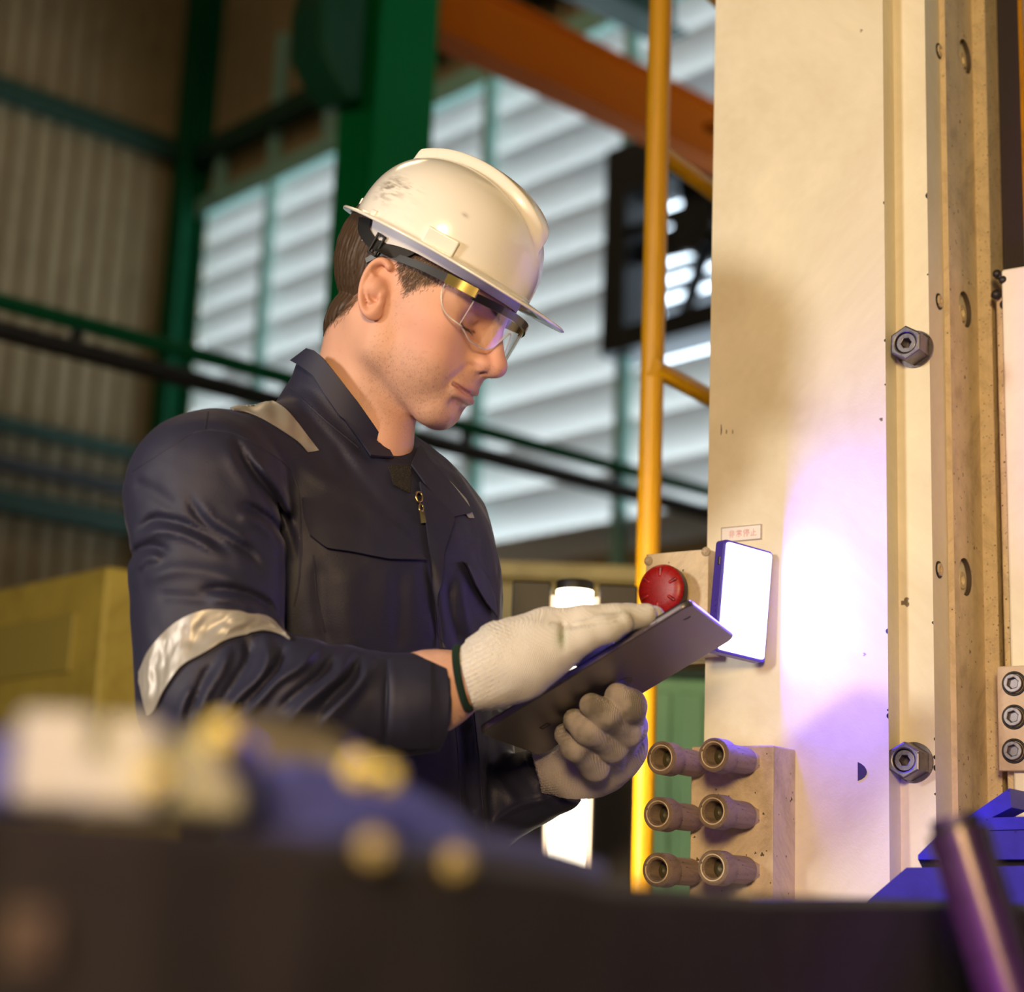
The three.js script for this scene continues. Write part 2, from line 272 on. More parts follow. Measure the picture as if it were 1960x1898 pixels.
{
  const a = worldPt(905, 1072, 4.6), b = worldPt(1232, 1062, 4.6), w = b.clone().sub(a); const len = Math.hypot(w.x, w.z), ang = Math.atan2(-w.z, w.x);
  const m = thing('machine_housing', 'beige machine housing out of focus behind the standing light', 'machine', V(a.x, 0, a.z), ang);
  const be = std({ map: worn([0.86, 0.80, 0.58], [0.52, 0.46, 0.28], 0.6, { rep: 1 }), roughness: 0.6 });
  part(m, 'housing_body', box(0, len + 0.1, 0.04, a.y - 0.05, -0.5, 0, 0.02), be); part(m, 'housing_lid', box(-0.02, len + 0.12, a.y - 0.045, a.y, -0.52, 0.02, 0.01), be);
  part(m, 'plinth', box(0.02, len + 0.08, 0, 0.04, -0.48, -0.02), M.black);
  const e = worldPt(1232, 1296, 3.7), h = worldPt(1420, 1300, 3.7), w2 = h.clone().sub(e), l2 = Math.hypot(w2.x, w2.z), a2 = Math.atan2(-w2.z, w2.x);
  const q = thing('locker', 'mint green sheet metal locker behind the yellow ladder', 'locker', V(e.x, 0, e.z), a2);
  const gm = std({ color: lin(0.20, 0.42, 0.22), roughness: 0.55 });
  part(q, 'locker_body', box(0, l2, 0.03, e.y, -0.4, 0, 0.006), gm); part(q, 'plinth', box(0.01, l2 - 0.01, 0, 0.03, -0.39, -0.01), M.black);
  for (let i = 0; i < 3; i++) part(q, 'door_fold', box(i * l2 / 3 + 0.006, (i + 1) * l2 / 3 - 0.012, 0.06, e.y - 0.03, 0, 0.012, 0.004), gm);
  part(q, 'locker_top', box(-0.004, l2 + 0.004, e.y, e.y + 0.02, -0.4, 0.01), M.greenDark);
}
{ // yellow ladder
  const a = worldPt(1265, 0, 2.72), b = worldPt(1240, 1100, 2.72), x = (a.x + b.x) / 2, z = (a.z + b.z) / 2, r = 0.0182;
  const l = thing('ladder', 'yellow tubular ladder standing left of the cream machine column', 'ladder', V(x, 0, z));
  partW(l, 'side_rail', rod(V(b.x + (b.x - a.x) * 0.5, 0, b.z + (b.z - a.z) * 0.5), V(a.x + (a.x - b.x) * 0.3, a.y + 0.45, a.z + (a.z - b.z) * 0.3), r, 28), M.yellow);
  const dir = hit(1366, 308, 'x', x + 0.01, false).sub(worldPt(1280, 285, 2.72)); const dn = V(Math.sin(MROT) * -1, 0, -Math.cos(MROT));
  partW(l, 'side_rail', rod(V(x, 0, z).addScaledVector(dn, 0.4), V(x, a.y + 0.45, z).addScaledVector(dn, 0.4), r, 28), M.yellow);
  const at = (py) => a.clone().lerp(b, py / 1100);
  const step = at(288).y - at(732).y;
  for (let k = -2; k <= 1; k++) { const p = at(288).add(V(0, k * step, 0)); if (p.y > 0.1) partW(l, 'rung', rod(p, p.clone().addScaledVector(dn, 0.4), 0.0145, 20), M.yellow); }
}
// ---------------------------------------------------------------- the cream machine column (built in the machine's axes: z towards its front, x along its front)
const toM = (p) => p.clone().applyMatrix4(MI);
const ZA = toM(worldPt(1355, 949, 2.10)).z;
const Mx = (px, z, py = 949) => hit(px, py, 'z', z).x, Mz = (px, x, py = 949) => hit(px, py, 'x', x).z;
const X0 = Mx(1355, ZA), X1 = Mx(1697, ZA), Z1 = Mz(1718, X1), X2 = Mx(1783, Z1), Z2 = Mz(1813, X2), X3 = Mx(1824, Z2), Z3 = Mz(1879, X3), X4 = Mx(1906, Z3), Z4 = Z3 - 0.16;
{
  const base = V((X0 + X4) / 2, 0, ZA - 0.2).applyMatrix4(MM);
  const col = thing('machine_column', 'tall cream painted machine column with stepped guide ways and socket bolts', 'machine', base, MROT);
  const H = 3.4, bz = ZA - 0.5;
  const out = [[X0, bz], [X0, ZA], [X1, ZA], [X1, Z1], [X2, Z1], [X2, Z2], [X3, Z2], [X3, Z3], [X4, Z3], [X4, bz]];
  const slab = (pts, y0, y1, bev) => { const s = new THREE.Shape(pts.map(([x, z]) => new THREE.Vector2(x, -z))); const g = new THREE.ExtrudeGeometry(s, { depth: y1 - y0 - 2 * bev, bevelEnabled: bev > 0, bevelSize: bev, bevelOffset: -bev, bevelThickness: bev, bevelSegments: 2 }); g.rotateX(-Math.PI / 2).translate(0, y0 + bev, 0); return metreUV(g); };
  partM(col, 'column_body', slab([[X0, bz], [X0, ZA], [X1, ZA], [X1, bz]], 0, H, 0.0016), M.cream);
  partM(col, 'flange_plate', slab([[X1 - 0.02, bz], [X1 - 0.02, Z1], [X2, Z1], [X2, bz]], 0, H, 0.0014), M.cream);
  // guide way with counterbored holes
  const holes = [[98, 108], [577, 592], [1090, 1104]];
  const gw = slab([[X2 - 0.02, bz], [X2 - 0.02, Z2], [X3, Z2], [X3, bz]], 0, H, 0.0012), gw2 = slab([[X3 - 0.02, bz], [X3 - 0.02, Z3], [X4, Z3], [X4, bz]], 0, H, 0.002);
  const ev = new Evaluator(); ev.attributes = ['position', 'normal', 'uv'];
  let body = new Brush(gw);
  const spots = [];
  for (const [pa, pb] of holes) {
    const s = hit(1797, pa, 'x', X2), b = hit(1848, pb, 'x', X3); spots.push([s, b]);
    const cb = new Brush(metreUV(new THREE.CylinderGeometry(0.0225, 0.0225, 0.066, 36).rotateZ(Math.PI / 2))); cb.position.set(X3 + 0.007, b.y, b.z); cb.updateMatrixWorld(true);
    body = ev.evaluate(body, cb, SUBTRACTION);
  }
  partM(col, 'guide_way', body.geometry, M.creamDirty); partM(col, 'guide_way', gw2, M.creamPit);
  const hexCap = (r, h) => {                                        // socket head with a hexagon recess, axis along x
    const s = new THREE.Shape(); s.absarc(0, 0, r, 0, Math.PI * 2); const q = new THREE.Path(); for (let i = 0; i < 6; i++) { const a = i * Math.PI / 3; q[i ? 'lineTo' : 'moveTo'](Math.cos(a) * r * 0.52, Math.sin(a) * r * 0.52); } q.closePath(); s.holes.push(q);
    const e = new THREE.ExtrudeGeometry(s, { depth: h, bevelEnabled: true, bevelSize: r * 0.07, bevelThickness: r * 0.07, bevelOffset: -r * 0.07, bevelSegments: 2, curveSegments: 30 });
    const f = new THREE.CylinderGeometry(r * 0.6, r * 0.6, 0.001, 20).rotateX(Math.PI / 2).translate(0, 0, h * 0.35);
    return merge([e, f]);
  };
  const big = hexCap(0.0105, 0.021).rotateY(Math.PI / 2), small = hexCap(0.0075, 0.006).rotateY(Math.PI / 2);
  const ring = metreUV(new THREE.TorusGeometry(0.0088, 0.0013, 8, 28).rotateY(Math.PI / 2));
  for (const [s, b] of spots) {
    partM(col, 'counterbore', merge([new THREE.CylinderGeometry(0.0222, 0.0222, 0.0255, 36, 1, true).rotateZ(Math.PI / 2).translate(X3 - 0.0132, b.y, b.z), new THREE.CylinderGeometry(0.0222, 0.0222, 0.0004, 36).rotateZ(Math.PI / 2).translate(X3 - 0.0255, b.y, b.z)]), std({ color: lin(0.085, 0.062, 0.045), roughness: 0.6 }));  // dark lining: the shade inside the bore is put into its colour
    partM(col, 'socket_bolt', big.clone().translate(X3 - 0.0255, b.y - 0.003, b.z - 0.002), M.creamDirty);
    partM(col, 'set_screw', small.clone().translate(X2 - 0.0035, s.y, s.z), M.creamDirty);
    partM(col, 'screw_recess', ring.clone().translate(X2 + 0.0002, s.y, s.z), M.black);
  }
  // two big hexagon nuts with socket bolts through them, on the step plate
  const nut = () => { const s = new THREE.Shape(), R = 0.0205; for (let i = 0; i < 6; i++) { const a = i * Math.PI / 3 + 0.5; s[i ? 'lineTo' : 'moveTo'](Math.cos(a) * R, Math.sin(a) * R); } s.closePath(); const h = new THREE.Path(); h.absarc(0, 0, 0.0125, 0, Math.PI * 2); s.holes.push(h);
    return metreUV(new THREE.ExtrudeGeometry(s, { depth: 0.026, bevelEnabled: true, bevelSize: 0.0018, bevelThickness: 0.0014, bevelOffset: -0.0018, bevelSegments: 2, curveSegments: 30 })); };
  const ng = nut(), wash = metreUV(new THREE.CylinderGeometry(0.0225, 0.0225, 0.003, 36).rotateX(Math.PI / 2)), inner = hexCap(0.0118, 0.022);
  for (const [px, py] of [[1738, 666], [1736, 1456]]) {
    const p = hit(px + 14, py + 3, 'z', Z1);
    const n = partM(col, 'hex_nut', ng.clone().translate(p.x, p.y, Z1 + 0.004), M.steel, 'worn steel hexagon nut'); partM(n, 'socket_bolt', inner.clone().translate(p.x, p.y, Z1 + 0.006), M.steel); partM(n, 'washer', wash.clone().translate(p.x, p.y, Z1 + 0.0015), M.steel);
  }
  // chips in the paint where the primer shows: shallow flakes
  const flake = (x, y, z, w, h) => { const s = new THREE.Shape(); s.moveTo(0, -h); s.bezierCurveTo(w * 1.4, -h * 0.6, w * 1.2, h * 0.5, 0, h); s.closePath(); return metreUV(new THREE.ExtrudeGeometry(s, { depth: 0.0006, bevelEnabled: false, curveSegments: 8 })).translate(x, y, z); };
  const fp = hit(1642, 1476, 'z', ZA); partM(col, 'paint_chip', flake(fp.x, fp.y, ZA - 0.0001, 0.011, 0.0105), std({ color: lin(0.05, 0.035, 0.09), roughness: 0.6 }));
  for (const [px, py, w, h] of [[1380, 822, 0.0012, 0.007], [1390, 826, 0.001, 0.003], [1402, 826, 0.0008, 0.003]]) { const q = hit(px, py, 'z', ZA); partM(col, 'paint_chip', flake(q.x, q.y, ZA - 0.0001, w, h).applyMatrix4(new THREE.Matrix4()), M.black); }
  for (let i = 0; i < 16; i++) { const y = rr(1.0, 2.4), edge = i % 2; partM(col, 'paint_chip', flake(0, 0, 0, rr(0.0012, 0.0025), rr(0.0012, 0.004)).rotateZ(Math.PI).translate(edge ? X2 : X1, y, (edge ? Z1 : ZA) - 0.0002), M.black); }
  // dark cable duct behind the way and the far cream head block
  const X5 = X4 + 0.004;
  partM(col, 'cable_duct', box(X4, X4 + 0.03, 0, H, Z3 - 0.075, Z3 - 0.045, 0.002), std({ color: lin(0.035, 0.028, 0.03), roughness: 0.5 }));
  partM(col, 'duct_edge', box(X4 + 0.028, X4 + 0.034, 0, H, Z3 - 0.078, Z3 - 0.045, 0.001), M.yellow);
}
{ // head block riding on the way at the right edge
  const zf = Z3 + 0.03, pL = hit(1927, 1000, 'z', zf), top = hit(1935, 512, 'z', zf).y, bot = hit(1935, 1565, 'z', zf).y;
  const h = thing('spindle_head', 'cream machine head block at the right edge beside the guide way', 'machine', V(pL.x + 0.1, bot, zf - 0.08).applyMatrix4(MM), MROT);
  partM(h, 'head_body', box(pL.x, pL.x + 0.25, bot, top, zf - 0.16, zf, 0.004), M.cream);
  partM(h, 'wiper_strip', box(pL.x - 0.011, pL.x - 0.002, bot, top - 0.03, zf - 0.10, zf - 0.012, 0.002), M.creamPit);
  const lump = []; for (let i = 0; i < 9; i++) { const g = new THREE.IcosahedronGeometry(rr(0.004, 0.008), 1); g.translate(pL.x + rr(-0.012, 0.004), top + rr(-0.045, 0.004), zf - rr(0.0, 0.03)); lump.push(metreUV(g)); }
  const lm = partM(h, 'grease_clump', merge(lump), std({ color: lin(0.02, 0.017, 0.016), roughness: 0.45 })); lm.userData.kind = 'stuff';
  // clamp strip with three socket bolts
  const zs = zf + 0.012, a = hit(1907, 1275, 'z', zs), b = hit(1907, 1475, 'z', zs), st = thing('clamp_plate', 'steel clamp plate with a row of three socket bolts at the right edge', 'plate', V(a.x + 0.04, b.y, zs - 0.006).applyMatrix4(MM), MROT);
  partM(st, 'plate_body', box(a.x, a.x + 0.09, b.y, a.y, zf + 0.0003, zs, 0.0015), std({ map: M.creamDirty.map, roughness: 0.5, color: lin(0.85, 0.8, 0.85) }));
  const sh = (r) => { const s = new THREE.Shape(); s.absarc(0, 0, r, 0, Math.PI * 2); const q = new THREE.Path(); for (let i = 0; i < 6; i++) { const t = i * Math.PI / 3 + 0.3; q[i ? 'lineTo' : 'moveTo'](Math.cos(t) * r * 0.6, Math.sin(t) * r * 0.6); } q.closePath(); s.holes.push(q); return merge([new THREE.ExtrudeGeometry(s, { depth: 0.005, bevelEnabled: true, bevelSize: 0.001, bevelThickness: 0.001, bevelOffset: -0.001, curveSegments: 30 }), new THREE.CylinderGeometry(r * 0.62, r * 0.62, 0.0004, 20).rotateX(Math.PI / 2).translate(0, 0, 0.0004)]); };
  for (const py of [1308, 1372, 1437]) {
    const p = hit(1941, py, 'z', zs), x = p.x, y = p.y;
    const bo = partM(st, 'socket_bolt', sh(0.0108).translate(x, y, zs + 0.0002), M.steel); partM(bo, 'counterbore', metreUV(new THREE.TorusGeometry(0.0128, 0.0016, 8, 36)).translate(x, y, zs), M.black);
  }
}
{ // 非常停止 plate
  const z = ZA + 0.0016, a = hit(1380, 1014, 'z', z), b = hit(1458, 1002, 'z', z), c = hit(1458, 1032, 'z', z);
  const w = b.x - a.x, h = b.y - c.y, cv = document.createElement('canvas'); cv.width = 512; cv.height = 192; const g = cv.getContext('2d');
  g.fillStyle = '#f1ece8'; g.fillRect(0, 0, 512, 192); g.strokeStyle = '#6d5a58'; g.lineWidth = 8; g.strokeRect(4, 4, 504, 184);
  // the four characters drawn stroke by stroke
  g.strokeStyle = '#d98a93'; g.lineWidth = 7; g.lineCap = 'round';
  const L = (ox, list) => { for (const s of list) { g.beginPath(); s.forEach(([x, y], i) => g[i ? 'lineTo' : 'moveTo'](ox + x, 48 + y)); g.stroke(); } };
  L(100, [[[28, 0], [28, 70], [16, 90]], [[6, 18], [28, 18]], [[8, 38], [28, 38]], [[2, 60], [28, 56]], [[48, 0], [48, 92]], [[48, 18], [72, 18]], [[48, 38], [70, 38]], [[48, 58], [74, 58]]]);
  L(192, [[[38, 0], [38, 14]], [[18, 4], [24, 14]], [[58, 4], [52, 14]], [[6, 30], [6, 18], [70, 18], [68, 30]], [[24, 28], [52, 28], [52, 44], [24, 44], [24, 28]], [[12, 54], [64, 54], [64, 80]], [[12, 54], [12, 80]], [[38, 44], [38, 94]]]);
  L(284, [[[18, 0], [4, 34]], [[13, 24], [13, 94]], [[46, 0], [46, 8]], [[26, 10], [74, 10]], [[34, 20], [66, 20], [66, 34], [34, 34], [34, 20]], [[26, 56], [26, 44], [74, 44], [72, 56]], [[34, 62], [66, 62]], [[50, 62], [50, 90], [42, 88]]]);
  L(376, [[[38, 4], [38, 86]], [[38, 42], [64, 42]], [[16, 40], [16, 86]], [[4, 86], [74, 86]]]);
  const t = new THREE.CanvasTexture(cv); t.colorSpace = THREE.SRGBColorSpace;
  const s = thing('sign_plate', 'small white plate with faded red Japanese characters above the glowing panel', 'sign', V((a.x + b.x) / 2, c.y, ZA).applyMatrix4(MM), MROT);
  const bg = new RoundedBoxGeometry(w, h, 0.0015, 2, 0.0006); metreUV(bg); partM(s, 'plate_body', bg.translate((a.x + b.x) / 2, (b.y + c.y) / 2, ZA + 0.0009), std({ color: lin(0.75, 0.7, 0.68) }));
  partM(s, 'plate_print', new THREE.PlaneGeometry(w * 0.985, h * 0.95).translate((a.x + b.x) / 2, (b.y + c.y) / 2, ZA + 0.0019), std({ map: t, roughness: 0.45 }));
}
{ // emergency stop: box and red mushroom button
  const zf = ZA + 0.034, a = hit(1236, 1064, 'z', zf), b = hit(1356, 1046, 'z', zf), y1 = (a.y + b.y) / 2, y0 = y1 - 0.125;
  const e = thing('emergency_stop', 'cream box with a big scuffed red mushroom push button at the column edge', 'push button', V((a.x + b.x) / 2, y0, ZA).applyMatrix4(MM), MROT);
  partM(e, 'button_box', box(a.x, b.x, y0, y1, ZA - 0.045, zf, 0.0016), M.creamDirty);
  for (const [px, py] of [[1240, 1073], [1350, 1055]]) { const p = hit(px, py, 'z', zf + 0.002), g = merge([lathe([[0, 0.0028], [0.003, 0.0024], [0.0056, 0.0006], [0.0058, -0.001]], 20).rotateX(Math.PI / 2), box(-0.0032, 0.0032, -0.0006, 0.0006, 0.0022, 0.0031), box(-0.0006, 0.0006, -0.0032, 0.0032, 0.0022, 0.0031)]); partM(e, 'screw', g.translate(p.x, p.y, zf + 0.001), M.creamDirty); }
  const zc = zf + 0.034, c = hit(1261, 1127, 'z', zc), R = 0.0305;
  const prof = [[0, 0.0012], [R * 0.6, 0.0008], [R * 0.86, -0.0006], [R * 0.97, -0.0036], [R, -0.0055], [R * 0.97, -0.0057], [R * 0.5, -0.006]];
  const shadedSide = [[R * 0.5, -0.0058], [R * 1.0, -0.0058], [R * 1.005, -0.007], [R * 0.985, -0.0165], [R * 0.9, -0.0185], [R * 0.4, -0.019], [R * 0.4, -0.036]];
  const btn = partM(e, 'mushroom_button', lathe(prof, 56).rotateX(Math.PI / 2).translate(c.x, c.y, zc), M.red);
  partM(btn, 'shaded_button_side', lathe(shadedSide, 56).rotateX(Math.PI / 2).translate(c.x, c.y, zc), std({ color: lin(0.035, 0.008, 0.014), roughness: 0.4 }));  // unlit side of the red button, its shade put into the dark colour
  const bar = new THREE.CapsuleGeometry(0.0022, 0.0075, 4, 10); bar.scale(1, 1, 0.55);
  for (let i = 0; i < 6; i++) { const q = i * Math.PI / 3 + 0.45; partM(btn, 'grip_ridge', metreUV(bar.clone()).rotateZ(q - Math.PI / 2).translate(c.x + Math.cos(q) * R * 0.68, c.y + Math.sin(q) * R * 0.68, zc + 0.0007), M.red); }
  partM(e, 'button_collar', lathe([[R * 0.52, 0], [R * 0.52, 0.008], [R * 0.4, 0.008]], 40).rotateX(Math.PI / 2).translate(c.x, c.y, zf), M.black);
}
{ // glowing pocket light panel clipped in front of the column
  const A = camPt(1388, 1034, 1.985), B = camPt(1476, 1056, 2.02), D = camPt(1377, 1243, 1.955), C = camPt(1466, 1267, 1.99);
  const cen = A.clone().add(B).add(C).add(D).multiplyScalar(0.25);
  const ex = B.clone().sub(A).add(C.clone().sub(D)).normalize(); let ey = A.clone().sub(D).add(B.clone().sub(C)); ey.addScaledVector(ex, -ey.dot(ex)).normalize(); const ez = ex.clone().cross(ey);
  const w = B.clone().sub(A).length(), h = A.clone().sub(D).length(), T = new THREE.Matrix4().makeBasis(ex, ey, ez).setPosition(cen).premultiply(CM);
  const l = new THREE.Group(); l.name = 'led_panel_light'; T.decompose(l.position, l.quaternion, l.scale); l.translateY(-h / 2); scene.add(l); l.updateMatrixWorld(true);
  tag(l, 'glowing bluish white rectangular light panel fixed in front of the cream column', 'lamp');
  const rs = (W, H, r, dpt) => { const s = new THREE.Shape(), x = W / 2, y = H / 2; s.moveTo(-x + r, -y); s.lineTo(x - r, -y); s.quadraticCurveTo(x, -y, x, -y + r); s.lineTo(x, y - r); s.quadraticCurveTo(x, y, x - r, y); s.lineTo(-x + r, y); s.quadraticCurveTo(-x, y, -x, y - r); s.lineTo(-x, -y + r); s.quadraticCurveTo(-x, -y, -x + r, -y); return metreUV(new THREE.ExtrudeGeometry(s, { depth: dpt, bevelEnabled: dpt > 0.004, bevelSize: 0.001, bevelThickness: 0.001, bevelOffset: -0.001, bevelSegments: 2 })); };
  const body = std({ color: lin(0.07, 0.045, 0.36), roughness: 0.35 });  // blue glow leaking from the panel is put into the housing colour
  part(l, 'lamp_housing', rs(w + 0.005, h + 0.005, 0.006, 0.013).translate(0, h / 2, -0.016), body);
  part(l, 'light_panel', rs(w - 0.0005, h - 0.001, 0.005, 0.0012).translate(0, h / 2, -0.0012), std({ color: lin(0.8, 0.8, 0.85), emissive: lin(1.0, 0.9, 1.0), emissiveIntensity: 1.8 }));
  part(l, 'socket_port', new RoundedBoxGeometry(0.0015, 0.010, 0.004, 2, 0.0007).translate(-w / 2 - 0.0026, h * 0.82, -0.008), M.steel);
  for (let i = 0; i < 3; i++) part(l, 'side_button', new THREE.CylinderGeometry(0.0016, 0.0016, 0.0012, 12).rotateZ(Math.PI / 2).translate(-w / 2 - 0.0028, h * (0.36 + 0.05 * i), -0.008), body);
  part(l, 'magnet_mount', merge([box(-0.012, 0.012, h * 0.4, h * 0.6, -0.05, -0.016, 0.003)]), M.black);
  const q = new THREE.RectAreaLight(new THREE.Color(0.075, 0.05, 1.0), 175, w * 0.96, h * 0.96); q.position.set(0, h / 2, 0.0016); q.rotation.y = Math.PI; l.add(q);
}
{ // manifold with six hose couplings
  const zf = ZA + 0.055, xl = hit(1322, 1500, 'z', zf).x, xr = hit(1481, 1500, 'z', zf).x, y1 = hit(1470, 1426, 'z', zf).y, y0 = y1 - 0.42;
  const m = thing('hose_manifold', 'dirty cream manifold block with six round hose couplings in two columns', 'manifold', V((xl + xr) / 2, y0, ZA).applyMatrix4(MM), MROT);
  partM(m, 'manifold_block', box(xl, xr, y0, y1, ZA - 0.002, zf, 0.002), M.creamDirty);
  const prof = [[0.0112, -0.030], [0.0112, -0.002], [0.0128, 0.0], [0.0150, 0.0006], [0.0170, 0.0], [0.0184, -0.0014], [0.0188, -0.022], [0.0174, -0.0245], [0.0148, -0.026], [0.0150, -0.029], [0.0152, -0.072], [0.0150, -0.0745], [0.008, -0.0745]];
  const sleeve = lathe(prof, 44).rotateX(Math.PI / 2), ringG = metreUV(new THREE.TorusGeometry(0.0138, 0.0009, 8, 44)), plug = lathe([[0, -0.021], [0.004, -0.0195], [0.0085, -0.021], [0.0112, -0.0235]], 28).rotateX(Math.PI / 2);
  const hex = metreUV(new THREE.CylinderGeometry(0.0135, 0.0135, 0.016, 6).rotateX(Math.PI / 2)), flat = metreUV(new RoundedBoxGeometry(0.016, 0.004, 0.016, 2, 0.0006));
  const cm = std({ map: worn([0.72, 0.63, 0.55], [0.28, 0.22, 0.17], 0.5, { rep: 1.5, specks: 160, bias: 0.06 }), roughness: 0.5, bumpMap: bump(14), bumpScale: 0.0006 });
  const inside = std({ color: lin(0.10, 0.095, 0.05), roughness: 0.4, metalness: 0.3 });
  for (const [px, py] of [[1365, 1444], [1265, 1450], [1364, 1552], [1259, 1557], [1364, 1660], [1257, 1664]]) {
    const zt = zf + 0.088, p = hit(px, py, 'z', zt);
    const c = partM(m, 'hose_coupling', sleeve.clone(), cm); c.position.copy(V(p.x, p.y, zt).applyMatrix4(MM).applyMatrix4(m.matrixWorld.clone().invert()));
    c.geometry = sleeve; part(c, 'seal_ring', ringG, M.creamDirty); part(c, 'coupling_valve', plug, inside); const hx = part(c, 'hex_base', hex, M.creamDirty); hx.position.z = -0.082;
  }
}
{ // blue slide parts low at the right, some blue lamplight put into their colour
  const blue = std({ map: worn([0.25, 0.23, 0.88], [0.14, 0.12, 0.5], 0.5, { rep: 4, specks: 80 }), roughness: 0.5 });
  const s = thing('blue_slide', 'blue machine slide with a sloping arm low at the right', 'machine', V(X2 + 0.15, 0, Z1 + 0.25).applyMatrix4(MM), MROT);
  const P = (px, py, d) => toM(worldPt(px, py, d));
  const plate = (pts, d0, d1) => { // flat plate between two depths along the viewing-independent machine x
    const q = pts.map(([px, py]) => P(px, py, d0)); const g = new THREE.BufferGeometry(); const n = q.length, pos = [], idx = [];
    const off = V(0, 0, -d1); q.forEach((p) => pos.push(p.x, p.y, p.z)); q.forEach((p) => pos.push(p.x + off.x, p.y + off.y, p.z + off.z));
    for (let i = 1; i < n - 1; i++) { idx.push(0, i, i + 1); idx.push(n, n + i + 1, n + i); }
    for (let i = 0; i < n; i++) { const j = (i + 1) % n; idx.push(i, n + i, j, j, n + i, n + j); }
    g.setAttribute('position', new THREE.Float32BufferAttribute(pos, 3)); g.setIndex(idx); const h = g.toNonIndexed(); h.computeVertexNormals(); return metreUV(h); };
  partM(s, 'slide_arm', plate([[1932, 1508], [1936, 1545], [1890, 1568], [1842, 1570]], 1.80, 0.05), blue);
  partM(s, 'slide_rib', plate([[1830, 1566], [1985, 1562], [1985, 1586], [1815, 1590]], 1.78, 0.06), blue);
  partM(s, 'slide_rail', plate([[1800, 1592], [1985, 1588], [1985, 1644], [1757, 1644], [1757, 1636]], 1.76, 0.08), blue);
  partM(s, 'slide_groove', plate([[1757, 1644], [1985, 1641], [1985, 1657], [1765, 1660]], 1.775, 0.08), M.black);
  partM(s, 'slide_base', plate([[1735, 1660], [1990, 1656], [1990, 1860], [1560, 1860], [1662, 1722]], 1.74, 0.10), blue);
  { const a = P(1640, 1855, 1.74), b = P(1988, 1855, 1.74), g = prism([[0, 0], [Math.hypot(b.x - a.x, b.z - a.z), 0], [Math.hypot(b.x - a.x, b.z - a.z), a.y], [0, a.y]], 0.1, 0.002); partM(s, 'slide_foot', g.translate(0, 0, -0.1).rotateY(Math.atan2(a.z - b.z, b.x - a.x)).translate(a.x, 0, a.z), M.black); }
}
{ // standing light behind the man: glowing tube between two dark leaves
  const d = 2.42, t = worldPt(1101, 1112, d), at = V(t.x, 0, t.z), f = V(Math.sin(YAW), 0, Math.cos(YAW)), s = V(Math.cos(YAW), 0, -Math.sin(YAW));
  const l = thing('standing_light', 'lit white tube light with black cap between two dark leaves behind the tablet', 'lamp', at, YAW);
  const top = t.y, r = 0.0258, y0 = top - 0.50;
  part(l, 'light_tube', new THREE.CylinderGeometry(r, r, top - 0.014 - y0, 40).translate(0, (top - 0.014 + y0) / 2, 0), std({ color: lin(0.9, 0.88, 0.84), emissive: lin(1.0, 0.87, 0.66), emissiveIntensity: 6 }));
  part(l, 'tube_cap', lathe([[0, 0.006], [r * 0.93, 0.006], [r * 1.0, 0.005], [r * 1.03, 0.003], [r * 1.03, -0.008], [r * 0.9, -0.009]], 40).translate(0, top - 0.006, 0), M.black);
  for (const sg of [-1, 1]) {
    const leaf = part(l, 'light_leaf', new RoundedBoxGeometry(0.054, 0.60, 0.008, 3, 0.0035).translate(sg * 0.0605, top - 0.305, 0.012), std({ color: lin(0.012, 0.010, 0.010), roughness: 0.5 }));
    part(leaf, 'leaf_edge', new RoundedBoxGeometry(0.012, 0.575, 0.026, 2, 0.002).rotateY(sg * 0.5).translate(sg * 0.0325, top - 0.31, 0.002), std({ color: lin(0.30, 0.24, 0.19), roughness: 0.35, metalness: 0.6 }));
  }
  part(l, 'light_base', new THREE.CylinderGeometry(0.03, 0.03, 0.06, 32).translate(0, y0 - 0.03, 0), M.black);
  part(l, 'stand_pole', new THREE.CylinderGeometry(0.011, 0.011, y0 - 0.06, 20).translate(0, (y0 - 0.06) / 2, 0), M.black);
  for (let i = 0; i < 3; i++) { const a = i * 2.0944 + 0.4; part(l, 'stand_leg', rod(V(0, 0.22, 0), V(Math.cos(a) * 0.22, 0.008, Math.sin(a) * 0.22), 0.008, 12), M.black); }
  for (const yy of [0.2, 0.5, 0.8]) { const p = new THREE.PointLight(new THREE.Color(1, 0.82, 0.58), 0.22); p.shadow.radius = 1.2; p.castShadow = true; p.position.set(0, y0 + (top - y0) * yy, -r - 0.03); l.add(p); }
}
